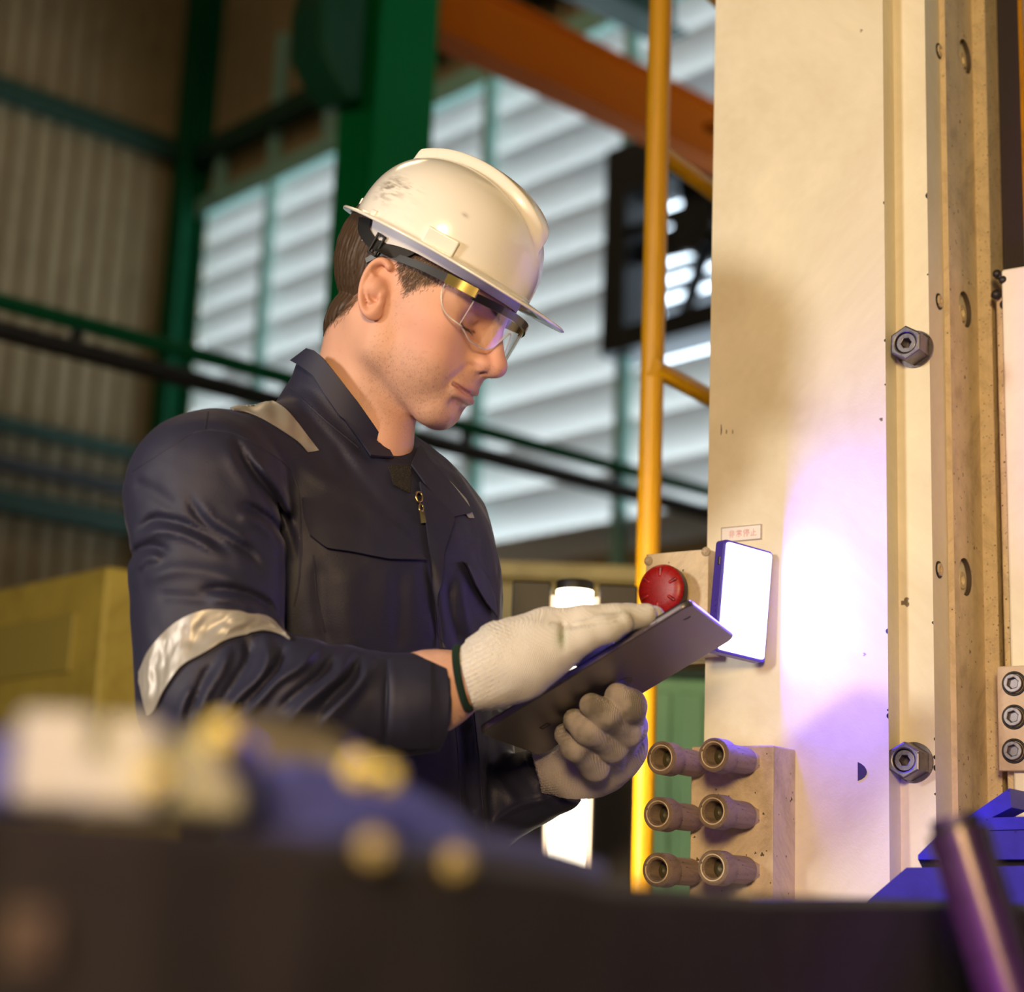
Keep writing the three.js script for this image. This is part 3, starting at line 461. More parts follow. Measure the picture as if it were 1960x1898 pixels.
// ---------------------------------------------------------------- modelling soft shapes: distance fields meshed by surface nets
function surfaceNets(f, lo, hi, cell, opt = {}) {
  const nx = Math.ceil((hi[0] - lo[0]) / cell) + 2, ny = Math.ceil((hi[1] - lo[1]) / cell) + 2, nz = Math.ceil((hi[2] - lo[2]) / cell) + 2;
  const val = new Float32Array(nx * ny * nz), B = 8, hd = cell * B * 0.5 * 1.7321, id = (i, j, k) => (k * ny + j) * nx + i;
  for (let k0 = 0; k0 < nz; k0 += B) for (let j0 = 0; j0 < ny; j0 += B) for (let i0 = 0; i0 < nx; i0 += B) {
    const c = f(lo[0] + (i0 + B / 2 - 0.5) * cell, lo[1] + (j0 + B / 2 - 0.5) * cell, lo[2] + (k0 + B / 2 - 0.5) * cell);
    const skip = Math.abs(c) > hd * (opt.margin ?? 1.5) + (opt.pad ?? 0) + cell * 2;
    for (let k = k0; k < Math.min(k0 + B, nz); k++) for (let j = j0; j < Math.min(j0 + B, ny); j++) for (let i = i0; i < Math.min(i0 + B, nx); i++)
      val[id(i, j, k)] = skip ? c : f(lo[0] + i * cell, lo[1] + j * cell, lo[2] + k * cell);
  }
  const vid = new Int32Array(nx * ny * nz).fill(-1), pos = [], quad = [];
  const cx = [0, 1, 0, 1, 0, 1, 0, 1], cy = [0, 0, 1, 1, 0, 0, 1, 1], cz = [0, 0, 0, 0, 1, 1, 1, 1];
  const E2 = [[0, 1], [2, 3], [4, 5], [6, 7], [0, 2], [1, 3], [4, 6], [5, 7], [0, 4], [1, 5], [2, 6], [3, 7]], v = new Float64Array(8);
  for (let k = 0; k < nz - 1; k++) for (let j = 0; j < ny - 1; j++) for (let i = 0; i < nx - 1; i++) {
    let m = 0; for (let c = 0; c < 8; c++) { v[c] = val[id(i + cx[c], j + cy[c], k + cz[c])]; if (v[c] < 0) m |= 1 << c; }
    if (m === 0 || m === 255) continue;
    let x = 0, y = 0, z = 0, n = 0;
    for (const [a, b] of E2) if ((v[a] < 0) !== (v[b] < 0)) { const t = v[a] / (v[a] - v[b]); x += cx[a] + (cx[b] - cx[a]) * t; y += cy[a] + (cy[b] - cy[a]) * t; z += cz[a] + (cz[b] - cz[a]) * t; n++; }
    vid[id(i, j, k)] = pos.length / 3; pos.push(lo[0] + (i + x / n) * cell, lo[1] + (j + y / n) * cell, lo[2] + (k + z / n) * cell);
  }
  const q = (a, b, c, d, flip) => { if (a < 0 || b < 0 || c < 0 || d < 0) return; if (flip) quad.push(a, c, b, a, d, c); else quad.push(a, b, c, a, c, d); };
  for (let k = 1; k < nz - 1; k++) for (let j = 1; j < ny - 1; j++) for (let i = 1; i < nx - 1; i++) {
    const s = val[id(i, j, k)] < 0;
    if (s !== (val[id(i + 1, j, k)] < 0)) q(vid[id(i, j - 1, k - 1)], vid[id(i, j, k - 1)], vid[id(i, j, k)], vid[id(i, j - 1, k)], !s);
    if (s !== (val[id(i, j + 1, k)] < 0)) q(vid[id(i - 1, j, k - 1)], vid[id(i - 1, j, k)], vid[id(i, j, k)], vid[id(i, j, k - 1)], !s);
    if (s !== (val[id(i, j, k + 1)] < 0)) q(vid[id(i - 1, j - 1, k)], vid[id(i, j - 1, k)], vid[id(i, j, k)], vid[id(i - 1, j, k)], !s);
  }
  const nv = pos.length / 3, nor = new Float32Array(pos.length), col = opt.color ? new Float32Array(pos.length) : null, uv = new Float32Array(nv * 2), e = opt.eps ?? cell * 0.6, rgb = [0, 0, 0];
  for (let i = 0; i < nv; i++) {
    const x = pos[3 * i], y = pos[3 * i + 1], z = pos[3 * i + 2];
    let a = f(x + e, y, z) - f(x - e, y, z), b = f(x, y + e, z) - f(x, y - e, z), c = f(x, y, z + e) - f(x, y, z - e); const l = Math.hypot(a, b, c) || 1; a /= l; b /= l; c /= l;
    nor[3 * i] = a; nor[3 * i + 1] = b; nor[3 * i + 2] = c;
    if (col) { opt.color(x, y, z, a, b, c, rgb); col[3 * i] = rgb[0]; col[3 * i + 1] = rgb[1]; col[3 * i + 2] = rgb[2]; }
    if (opt.uv) { const w = opt.uv(x, y, z); uv[2 * i] = w[0]; uv[2 * i + 1] = w[1]; }
  }
  const g = new THREE.BufferGeometry();
  g.setAttribute('position', new THREE.Float32BufferAttribute(pos, 3)); g.setAttribute('normal', new THREE.BufferAttribute(nor, 3)); g.setAttribute('uv', new THREE.BufferAttribute(uv, 2));
  if (col) g.setAttribute('color', new THREE.BufferAttribute(col, 3));
  g.setIndex(quad); return g;
}
const smin = (a, b, k) => { const h = Math.max(k - Math.abs(a - b), 0) / k; return Math.min(a, b) - h * h * k * 0.25; };
const smax = (a, b, k) => -smin(-a, -b, k);
function ell(x, y, z, cx, cy, cz, rx, ry, rz) { const px = (x - cx) / rx, py = (y - cy) / ry, pz = (z - cz) / rz, k0 = Math.hypot(px, py, pz), k1 = Math.hypot(px / rx, py / ry, pz / rz); return k1 < 1e-9 ? -Math.min(rx, ry, rz) : k0 * (k0 - 1) / k1; }
function cone(x, y, z, a, b, ra, rb) { // rounded cone between points a and b
  const ux = b[0] - a[0], uy = b[1] - a[1], uz = b[2] - a[2], wx = x - a[0], wy = y - a[1], wz = z - a[2];
  const t = clamp((wx * ux + wy * uy + wz * uz) / (ux * ux + uy * uy + uz * uz + 1e-12), 0, 1);
  return Math.hypot(wx - ux * t, wy - uy * t, wz - uz * t) - (ra + (rb - ra) * t);
}
const cp = (px, py, d) => { const p = camPt(px, py, d); return [p.x, p.y, p.z]; };
const rp = (r, d) => r / FPX * d;
const bb = (list) => { const lo = [1e9, 1e9, 1e9], hi = [-1e9, -1e9, -1e9]; for (const [p, r] of list) for (let c = 0; c < 3; c++) { lo[c] = Math.min(lo[c], p[c] - r); hi[c] = Math.max(hi[c], p[c] + r); } return [lo, hi]; };

// ---------------------------------------------------------------- the head (x forward, y up, z to his right, metres from between the ear holes)
const HR = (() => { const a = -20 * Math.PI / 180, b = -24 * Math.PI / 180, c = -10 * Math.PI / 180; return new THREE.Matrix4().makeRotationY(a).multiply(new THREE.Matrix4().makeRotationX(c)).multiply(new THREE.Matrix4().makeRotationZ(b)); })();
const HS = 1.062;
const HM = new THREE.Matrix4().makeTranslation(-0.1100, 0.2020, -1.88).multiply(HR).multiply(new THREE.Matrix4().makeScale(HS, HS, HS));   // head -> camera axes
const HI = HM.clone().invert(), HW = CM.clone().multiply(HM);
const toHead = (px, py, d) => { const p = camPt(px, py, d).applyMatrix4(HI); return [p.x, p.y, p.z]; };
const neckA = [-0.022, -0.035, 0.002], neckB = toHead(676, 870, 1.90), neckC = toHead(655, 960, 1.92);
const throat = [0.020, -0.086, 0], throatB = toHead(722, 885, 1.87);
const EARX = -0.012;
const earCurve = []; // rim of the right ear in its own plane (u backwards, v up)
for (let i = 0; i <= 22; i++) { const t = i / 22, a = mix(-0.55, 4.25, t); earCurve.push([Math.sin(a) * mix(0.0165, 0.0140, t) * (a > 3.14 ? 0.6 : 1) - (t > 0.75 ? (t - 0.75) * 0.012 : 0), Math.cos(a) * mix(0.0305, 0.031, t) * 1.0, mix(0.0046, 0.0035, t)]); }
function earD(x, y, z) {
  // ear plane leans back and stands off the skull
  let ux = -(x + 0.0035), uy = y + 0.0005, uz = z - 0.0735;
  const ca = Math.cos(0.20), sa = Math.sin(0.20); let u = ux * ca - uy * sa, v = ux * sa + uy * ca; // lean
  let w = uz - u * 0.46 - 0.004;
  u *= 1.28; v *= 1.12;
  if (Math.abs(u) > 0.05 || Math.abs(v) > 0.06 || Math.abs(w) > 0.05) return Math.hypot(u, v, w) - 0.038;
  const plate = ell(u, v, w, 0.0005, 0.0, -0.004, 0.0175, 0.030, 0.0045);
  let d = plate;
  let rim = 1e9; for (let i = 0; i < earCurve.length - 1; i++) { const a = earCurve[i], b = earCurve[i + 1]; rim = Math.min(rim, cone(u, v, w, [a[0], a[1], 0.0025], [b[0], b[1], 0.0025], a[2], b[2])); }
  d = smin(d, rim, 0.003);
  d = smin(d, ell(u, v, w, -0.0045, -0.0265, 0.0005, 0.0085, 0.0095, 0.0045), 0.006);                      // lobe
  d = smin(d, Math.min(cone(u, v, w, [0.0065, 0.014, 0.002], [0.0085, -0.004, 0.003], 0.0030, 0.0034), cone(u, v, w, [0.0085, -0.004, 0.003], [0.0015, -0.0165, 0.003], 0.0034, 0.0036)), 0.004);   // antihelix
  d = smin(d, cone(u, v, w, [-0.010, -0.003, 0.001], [-0.0085, -0.009, 0.003], 0.0040, 0.0044), 0.004);  // tragus
  d = smax(d, -ell(u, v, w, -0.0005, -0.005, 0.005, 0.0072, 0.0105, 0.0085), 0.003);                        // concha
  d = smax(d, -ell(u, v, w, 0.001, 0.018, 0.004, 0.0075, 0.0055, 0.004), 0.003);
  d = smin(d, cone(u, v, w, [-0.006, 0.002, -0.012], [0.0, 0.0, -0.004], 0.013, 0.013), 0.004);          // root
  return d / 1.2;
}
function faceBase(x, y, z) {
  const az = Math.abs(z);
  let d = ell(x, y, z, -0.006, 0.046, 0, 0.096, 0.086, 0.0765);                                  // skull
  d = smin(d, ell(x, y, z, 0.040, -0.004, 0, 0.054, 0.080, 0.0605), 0.03);                        // face block
  d = smin(d, cone(x, y, az, [0.010, -0.050, 0.047], [0.072, -0.0815, 0.014], 0.0155, 0.0145), 0.030);  // jaw
  d = smin(d, cone(x, y, az, [-0.002, -0.010, 0.055], [0.010, -0.052, 0.047], 0.016, 0.016), 0.02);
  d = smin(d, ell(x, y, z, 0.0765, -0.0810, 0, 0.0200, 0.0170, 0.0205), 0.018);                     // chin
  d = smin(d, ell(x, y, z, 0.068, -0.046, 0, 0.0335, 0.034, 0.034), 0.022);                        // mouth mass
  d = smin(d, ell(x, y, az, 0.054, -0.006, 0.045, 0.026, 0.021, 0.0195), 0.022);                  // cheekbone
  d = smin(d, ell(x, y, az, 0.060, -0.040, 0.036, 0.024, 0.028, 0.022), 0.02);                   // cheek
  d = smin(d, cone(x, y, az, [0.0845, 0.0285, 0.008], [0.066, 0.031, 0.048], 0.0085, 0.008), 0.016);  // brow
  d = smax(d, -ell(x, y, az, 0.094, 0.0095, 0.031, 0.017, 0.0125, 0.0185), 0.014);                // eye socket
  d = smin(d, ell(x, y, az, 0.0665, 0.0105, 0.0315, 0.0135, 0.0120, 0.0140), 0.004);               // closed lid over the eye
  d = smin(d, cone(x, y, az, [0.076, 0.0005, 0.024], [0.068, 0.003, 0.044], 0.0065, 0.006), 0.008);    // lower lid bag
  d = smin(d, cone(x, y, az, [0.0795, 0.0150, 0.0235], [0.0715, 0.0155, 0.044], 0.0035, 0.0035), 0.005); // lid fold
  // nose
  let n = cone(x, y, z, [0.0860, 0.026, 0], [0.1120, -0.0130, 0], 0.0080, 0.0098);
  n = smin(n, ell(x, y, z, 0.1125, -0.0180, 0, 0.0125, 0.0108, 0.0112), 0.007);
  n = smin(n, ell(x, y, az, 0.1005, -0.0210, 0.0122, 0.0120, 0.0088, 0.0070), 0.006);
  n = smin(n, cone(x, y, z, [0.100, -0.020, 0], [0.108, -0.0240, 0], 0.0075, 0.0062), 0.005);
  n = smax(n, -ell(x, y, az, 0.1045, -0.0305, 0.0072, 0.0068, 0.0060, 0.0034), 0.003);
  d = smin(d, n, 0.012);
  d = smin(d, cone(x, y, az, [0.0975, -0.0375, 0.0035], [0.093, -0.0420, 0.012], 0.006, 0.005), 0.008);   // philtrum
  return d;
}
// the mouth follows the face: its points are found on the surface
const faceX = (y, z) => { let x = 0.15; for (let i = 0; i < 90; i++) { const d = faceBase(x, y, z); if (d < 0.0002) break; x -= d * 0.8; } return x; };
const MZ = [0, 0.005, 0.010, 0.015, 0.020, 0.0245, 0.0275], MY = MZ.map((z) => -0.0530 + 0.0006 * Math.cos(z * 260) + (z > 0.02 ? (z - 0.02) * 0.10 : 0));
const lipLine = (dy, inset, zs) => MZ.map((z, i) => { const k = Math.sqrt(Math.max(0, 1 - (z / 0.0285) ** 2)); return [faceX(MY[i] + dy * k, z) - inset * k, MY[i] + dy * k, z, k]; });
const UPL = lipLine(0.0050, 0.0022), LOL = lipLine(-0.0062, 0.0022), SLIT = lipLine(0, -0.0015);
const polyD = (L, x, y, z, r) => { let d = 1e9; for (let i = 0; i < L.length - 1; i++) { const a = L[i], b = L[i + 1]; d = Math.min(d, cone(x, y, z, a, b, r(a[3]), r(b[3]))); } return d; };
const faceX0 = faceX(-0.070, 0);
function headD(x, y, z) {
  const az = Math.abs(z);
  let d = faceBase(x, y, z);
  if (x > 0.05 && y < -0.03 && y > -0.09) {
    d = smin(d, polyD(UPL, x, y, az, (k) => 0.0010 + 0.0034 * k), 0.005); d = smin(d, polyD(LOL, x, y, az, (k) => 0.0010 + 0.0044 * k), 0.005);
    d = smax(d, -polyD(SLIT, x, y, az, (k) => 0.0008 + 0.0016 * k), 0.0022);
    d = smax(d, -cone(x, y, az, [faceX0 + 0.004, -0.0705, 0], [faceX0 - 0.002, -0.0695, 0.015], 0.0056, 0.0045), 0.008);      // below the lip
    d += 0.0011 * Math.exp(-(((az - 0.0305) / 0.005) ** 2) - ((y + 0.0525) / 0.009) ** 2);                                   // dimple at the corner
  }
  d += 0.0012 * Math.exp(-(((az - (0.0185 + (-0.024 - y) * 0.52)) / 0.0045) ** 2)) * sstep(-0.020, -0.028, y) * sstep(-0.056, -0.040, y) * sstep(0.06, 0.075, x); // smile fold
  // neck
  let k = cone(x, y, z, neckA, neckB, 0.0535, 0.0565); k = smin(k, cone(x, y, z, neckB, neckC, 0.0565, 0.072), 0.02);
  k = smin(k, cone(x, y, z, throat, throatB, 0.022, 0.029), 0.02);
  k = smin(k, cone(x, y, az, [-0.020, -0.030, 0.052], throatB, 0.012, 0.016), 0.02);
  d = smin(d, k, 0.012);
  if (z > 0.04) d = smin(d, earD(x, y, z), 0.003); else if (z < -0.04) d = smin(d, earD(x, y, -z), 0.003);
  return d;
}
function hairline(x, y, z) { // > 0 where hair grows
  if (x > 0.088) return -1;
  if (x < -0.030) return y + 0.030 + (-0.030 - x) * 0.95 - Math.max(0, -0.074 - x) * 0.95;        // back: down to the nape
  if (x < 0.006) return mix(y + 0.030, y - 0.034, sstep(-0.030, -0.016, x));                    // round the ear
  if (x < 0.034) return y - 0.005 - Math.abs(x - 0.024) * 1.1;                                  // sideburn
  return y - 0.017 - (x - 0.034) * 0.7;
}
const headColor = (x, y, z, nx, ny, nz, c) => {
  const az = Math.abs(z), n1 = fbm(x * 60, y * 60, z * 60, 3), n2 = fbm(x * 300, y * 300, z * 300 + 5, 2), n3 = noise3(x * 1100, y * 1100, z * 1100);
  let r = 0.74, g = 0.43, b = 0.305;
  const add = (w, R, G, B) => { r = mix(r, R, w); g = mix(g, G, w); b = mix(b, B, w); };
  add(clamp(0.20 + n1 * 0.5, 0, 0.6), 0.72, 0.38, 0.28);
  const cheek = Math.exp(-(((x - 0.06) / 0.028) ** 2 + ((y + 0.02) / 0.026) ** 2)) * (az > 0.02 ? 1 : 0); add(cheek * 0.5, 0.70, 0.32, 0.25);
  const nose = Math.exp(-(((x - 0.115) / 0.016) ** 2 + ((y + 0.016) / 0.016) ** 2)); add(nose * 0.55, 0.70, 0.31, 0.24);
  add(sstep(0.055, 0.08, az) * sstep(-0.05, -0.02, y) * sstep(0.06, 0.0, Math.abs(x)) * 0.35, 0.72, 0.32, 0.24);
  // beard shadow
  const beard = sstep(-0.028, -0.052, y + (x < 0.03 ? 0.012 : 0) - Math.max(0, x - 0.085) * 0.6) * sstep(-0.005, 0.02, x + 0.0) * sstep(-0.125, -0.10, y) + sstep(0.010, 0.0, Math.abs(x - 0.022)) * sstep(-0.05, 0.0, y) * sstep(0.03, 0.01, y) * (az > 0.04 ? 0.7 : 0);
  add(clamp(beard, 0, 1) * clamp(0.24 + 0.2 * n2, 0, 1), 0.34, 0.24, 0.20);
    if (n2 > 0.42) add(0.16, 0.60, 0.17, 0.12);
  // lips
  const lip = Math.exp(-(((y + 0.0533) / (0.0092 * Math.sqrt(Math.max(0.02, 1 - (az / 0.029) ** 2)))) ** 4)) * sstep(0.029, 0.024, az) * sstep(0.082, 0.088, x); add(lip * 0.6, 0.62, 0.28, 0.24);
  if (Math.abs(y + 0.0526) < 0.0013 && x > 0.06 && az < 0.0285) add(0.5, 0.24, 0.07, 0.06);
  // brows and lashes
  const bt = (az - 0.010) / 0.036, by = 0.0285 + Math.sin(clamp(bt, 0, 1) * 2.4) * 0.005; if (x > 0.04 && bt > 0 && bt < 1.05) add(sstep(0.0052, 0.0015, Math.abs(y - by)) * clamp(0.75 + n2, 0.3, 0.9), 0.10, 0.06, 0.035);
  const ly = 0.0035 + 0.0025 * (1 - ((az - 0.0315) / 0.014) ** 2) * -1 + 0.0015; if (x > 0.06 && Math.abs(az - 0.0315) < 0.0145) add(sstep(0.0020, 0.0006, Math.abs(y - ly)) * 0.9, 0.045, 0.025, 0.02);
  if (x > 0.06 && Math.abs(az - 0.031) < 0.018 && y > -0.004 && y < 0.022) add(0.25, 0.50, 0.21, 0.15);
  const h = hairline(x, y, z); if (h > -0.004 && az < 0.0815) add(sstep(-0.004, 0.006, h) * 0.75, 0.16, 0.09, 0.05);
  c[0] = r; c[1] = g; c[2] = b;
};
// a strip, patch or seam laid on a distance field: rays from `from` through the given pixels of the working view find the surface
function march(sd, px, py, t0 = 1.2, t1 = 2.6) {
  const dx = (px - IW / 2) / FPX, dy = (IH / 2 - py) / FPX; let t = t0, best = 1e9, bt = t0;
  for (let i = 0; i < 200 && t < t1; i++) { const d = sd(dx * t, dy * t, -t); if (d < best) { best = d; bt = t; } if (d < 0.00025) break; t += Math.max(d * 0.75, 0.0004); }
  if (best < 0.00025) for (let i = 0; i < 7; i++) bt += sd(dx * bt, dy * bt, -bt) * 0.9;
  const p = V(dx * bt, dy * bt, -bt), e = 0.0015, n = V(sd(p.x + e, p.y, p.z) - sd(p.x - e, p.y, p.z), sd(p.x, p.y + e, p.z) - sd(p.x, p.y - e, p.z), sd(p.x, p.y, p.z + e) - sd(p.x, p.y, p.z - e)).normalize();
  if (best > 0.00025) p.addScaledVector(n, -Math.min(best, 0.03));      // just past the outline: the nearest point of the surface
  return { p, n };
}
const along = (poly, t) => { // point on a polyline by share of its length
  const L = []; let s = 0; for (let i = 1; i < poly.length; i++) { s += Math.hypot(poly[i][0] - poly[i - 1][0], poly[i][1] - poly[i - 1][1]); L.push(s); }
  const w = t * s; let i = 0; while (i < L.length - 1 && L[i] < w) i++; const a = i ? L[i - 1] : 0, u = (w - a) / (L[i] - a || 1);
  return [mix(poly[i][0], poly[i + 1][0], u), mix(poly[i][1], poly[i + 1][1], u)];
};
function smooth(poly, n) { const c = new THREE.CatmullRomCurve3(poly.map(([x, y]) => V(x, y, 0)), false, 'centripetal'); return c.getSpacedPoints(n).map((p) => [p.x, p.y]); }
function sheetGeo(P, N, nu, nv, th) { // closed sheet of thickness th over a (nu+1) x (nv+1) grid of points with normals
  const n = (nu + 1) * (nv + 1), pos = [], uv = [], idx = [], id = (i, j, s) => s * n + j * (nu + 1) + i;
  for (const s of [1, 0]) for (let k = 0; k < n; k++) { pos.push(P[k].x + N[k].x * th * s, P[k].y + N[k].y * th * s, P[k].z + N[k].z * th * s); uv.push((k % (nu + 1)) / nu, Math.floor(k / (nu + 1)) / nv); }
  const quad = (a, b, c, d) => idx.push(a, b, c, a, c, d);
  for (let j = 0; j < nv; j++) for (let i = 0; i < nu; i++) { quad(id(i, j, 0), id(i, j + 1, 0), id(i + 1, j + 1, 0), id(i + 1, j, 0)); quad(id(i, j, 1), id(i + 1, j, 1), id(i + 1, j + 1, 1), id(i, j + 1, 1)); }
  for (let i = 0; i < nu; i++) { quad(id(i, 0, 0), id(i + 1, 0, 0), id(i + 1, 0, 1), id(i, 0, 1)); quad(id(i, nv, 1), id(i + 1, nv, 1), id(i + 1, nv, 0), id(i, nv, 0)); }
  for (let j = 0; j < nv; j++) { quad(id(0, j, 1), id(0, j + 1, 1), id(0, j + 1, 0), id(0, j, 0)); quad(id(nu, j, 0), id(nu, j + 1, 0), id(nu, j + 1, 1), id(nu, j, 1)); }
  const g = new THREE.BufferGeometry(); g.setAttribute('position', new THREE.Float32BufferAttribute(pos, 3)); g.setAttribute('uv', new THREE.Float32BufferAttribute(uv, 2)); g.setIndex(idx);
  return toCreasedNormals(g.scale(1000, 1000, 1000), 0.9).scale(0.001, 0.001, 0.001);   // that helper joins points closer than a hundredth, so it works in millimetres
}
function patch(sd, a, b, nu, nv, th, off = 0, lift = null) { // between two pixel polylines
  const P = [], N = []; let last = null;
  for (let j = 0; j <= nv; j++) for (let i = 0; i <= nu; i++) {
    const A = along(a, i / nu), C = along(b, i / nu), v = j / nv, h = march(sd, mix(A[0], C[0], v), mix(A[1], C[1], v)) ?? last; if (!h) throw new Error('patch misses the surface');
    last = h; const o = off + (lift ? lift(i / nu, v) : 0); P.push(h.p.clone().addScaledVector(h.n, o)); N.push(h.n);
  }
  return sheetGeo(P, N, nu, nv, th);
}
function seam(sd, poly, r, n = 40, off = 0) { const pts = []; for (let i = 0; i <= n; i++) { const h = march(sd, ...along(poly, i / n)); if (h) pts.push(h.p.addScaledVector(h.n, off)); } return new THREE.TubeGeometry(new THREE.CatmullRomCurve3(pts, false, 'centripetal'), n * 2, r, 6); }
// ---------------------------------------------------------------- helmet
const MH = {
  shell: phy({ map: dataTex(512, (u, v) => { // smudges of grey dust on one flank, yellowed plastic
    const a = torus(u, v, 16, 6), b = torus(u, v, 60, 2), s = Math.exp(-(((u - 0.318) / 0.028) ** 2 + ((v - 0.84) / 0.085) ** 2)) * clamp(0.45 + b * 2.0, 0, 1) + 0.6 * Math.exp(-(((u - 0.275) / 0.02) ** 2 + ((v - 0.80) / 0.05) ** 2)) * clamp(b * 2.4, 0, 1) + 0.8 * Math.exp(-(((u - 0.170) / 0.006) ** 2 + ((v - 0.77) / 0.016) ** 2)) * clamp(0.5 + b, 0, 1);
    const k = clamp(s * 0.9 + clamp(a - 0.25, 0, 1) * 0.12, 0, 0.8); return [mix(0.965, 0.56, k), mix(0.955, 0.53, k), mix(0.925, 0.49, k)]; }), roughness: 0.22, clearcoat: 0.6, clearcoatRoughness: 0.12 }),
  band: std({ color: lin(0.62, 0.62, 0.66), roughness: 0.45 }),
  strap: std({ map: dataTex(64, (u, v, i, j) => { const k = ((i + j) % 8) < 4 ? 0.13 : 0.07; return [k, k, k * 1.05]; }), roughness: 0.7 }),
};
MH.strap.map.repeat.set(10, 2);
const hardGeo = (() => {
  const NA = 420, prof = [];
  const dome = (t) => { const a = t * Math.PI / 2; return [Math.pow(Math.sin(a), 0.86), Math.pow(Math.max(0, Math.cos(a)), 0.80)]; };
  const H = 0.0935, ext = (c) => 0.0065 + 0.044 * Math.pow(Math.max(0, c), 2.2) + 0.011 * Math.pow(Math.max(0, -c), 3);
  const at = (phi, t, inset) => {
    const c = Math.cos(phi), s = Math.sin(phi), [ro, h] = dome(t), A = (c > 0 ? 0.1030 : 0.0960) - inset, S = 0.1010 - inset;
    let x = c * A * ro, z = s * S * ro, y = (H - inset) * h + 0.002;
    if (!inset) { // crest along the middle with flat top, spreading to the front and ending in a V
      const back = sstep(-0.070, -0.058, x), wid = 0.029, low = x > 0 ? sstep(0.44, 0.72, h) : 1;
      const vee = wid * (x > 0.0 ? clamp((h - 0.50) / 0.42, 0, 1) : 1), k = sstep(vee + 0.0042, vee - 0.0042, Math.abs(z)) * back * low, lift = 0.0105 * k;
      const L = Math.hypot(x / A / A, y / H / H, z / S / S); x += x / A / A / L * lift; y += y / H / H / L * lift; z += z / S / S / L * lift;
      const gro = Math.exp(-(((Math.abs(z) - vee - 0.005) / 0.004) ** 2)) * back * low * 0.0012; y -= gro;
    }
    return V(x, y, z);
  };
  const rim = (phi, r, y) => { const c = Math.cos(phi), s = Math.sin(phi), e = ext(c) * r, A = (c > 0 ? 0.1030 : 0.0960) + e, S = 0.1010 + e; return V(c * A, y - 0.10 * Math.max(0, e - 0.01) * (c > 0 ? 1 : 0) , s * S); };
  const rows = [];
  for (let i = 0; i <= 112; i++) rows.push((p) => at(p, i / 112, 0));
  for (const [r, y] of [[0.18, 0.0005], [0.6, -0.0006], [0.94, -0.0012], [1, -0.0026], [0.96, -0.0044], [0.6, -0.0040], [0.2, -0.0034]]) rows.push((p) => rim(p, r, y));
  for (let i = 28; i >= 0; i--) rows.push((p) => at(p, i / 28, 0.003));
  const pos = [], uv = [], idx = [];
  rows.forEach((f, j) => { for (let i = 0; i <= NA; i++) { const q = f(i / NA * Math.PI * 2); pos.push(q.x, q.y, q.z); uv.push(i / NA, j / 112); } });
  for (let j = 0; j < rows.length - 1; j++) for (let i = 0; i < NA; i++) { const a = j * (NA + 1) + i, b = a + 1, c = a + NA + 1, d = c + 1; idx.push(a, b, d, a, d, c); }
  const g = new THREE.BufferGeometry(); g.setAttribute('position', new THREE.Float32BufferAttribute(pos, 3)); g.setAttribute('uv', new THREE.Float32BufferAttribute(uv, 2)); g.setIndex(idx); g.computeVertexNormals();
  const n = g.attributes.normal; for (let j = 0; j < rows.length; j++) { const a = j * (NA + 1), b = a + NA; for (const k of ['X', 'Y', 'Z']) { const m = (n['get' + k](a) + n['get' + k](b)) / 2; n['set' + k](a, m); n['set' + k](b, m); } }
  return { g, rim, at };
})();
const HEL = new THREE.Matrix4().makeTranslation(0.0035, 0.0620, 0.0).multiply(new THREE.Matrix4().makeRotationX(0.03)).multiply(new THREE.Matrix4().makeRotationZ(-0.072));
const HELW = HW.clone().multiply(HEL);
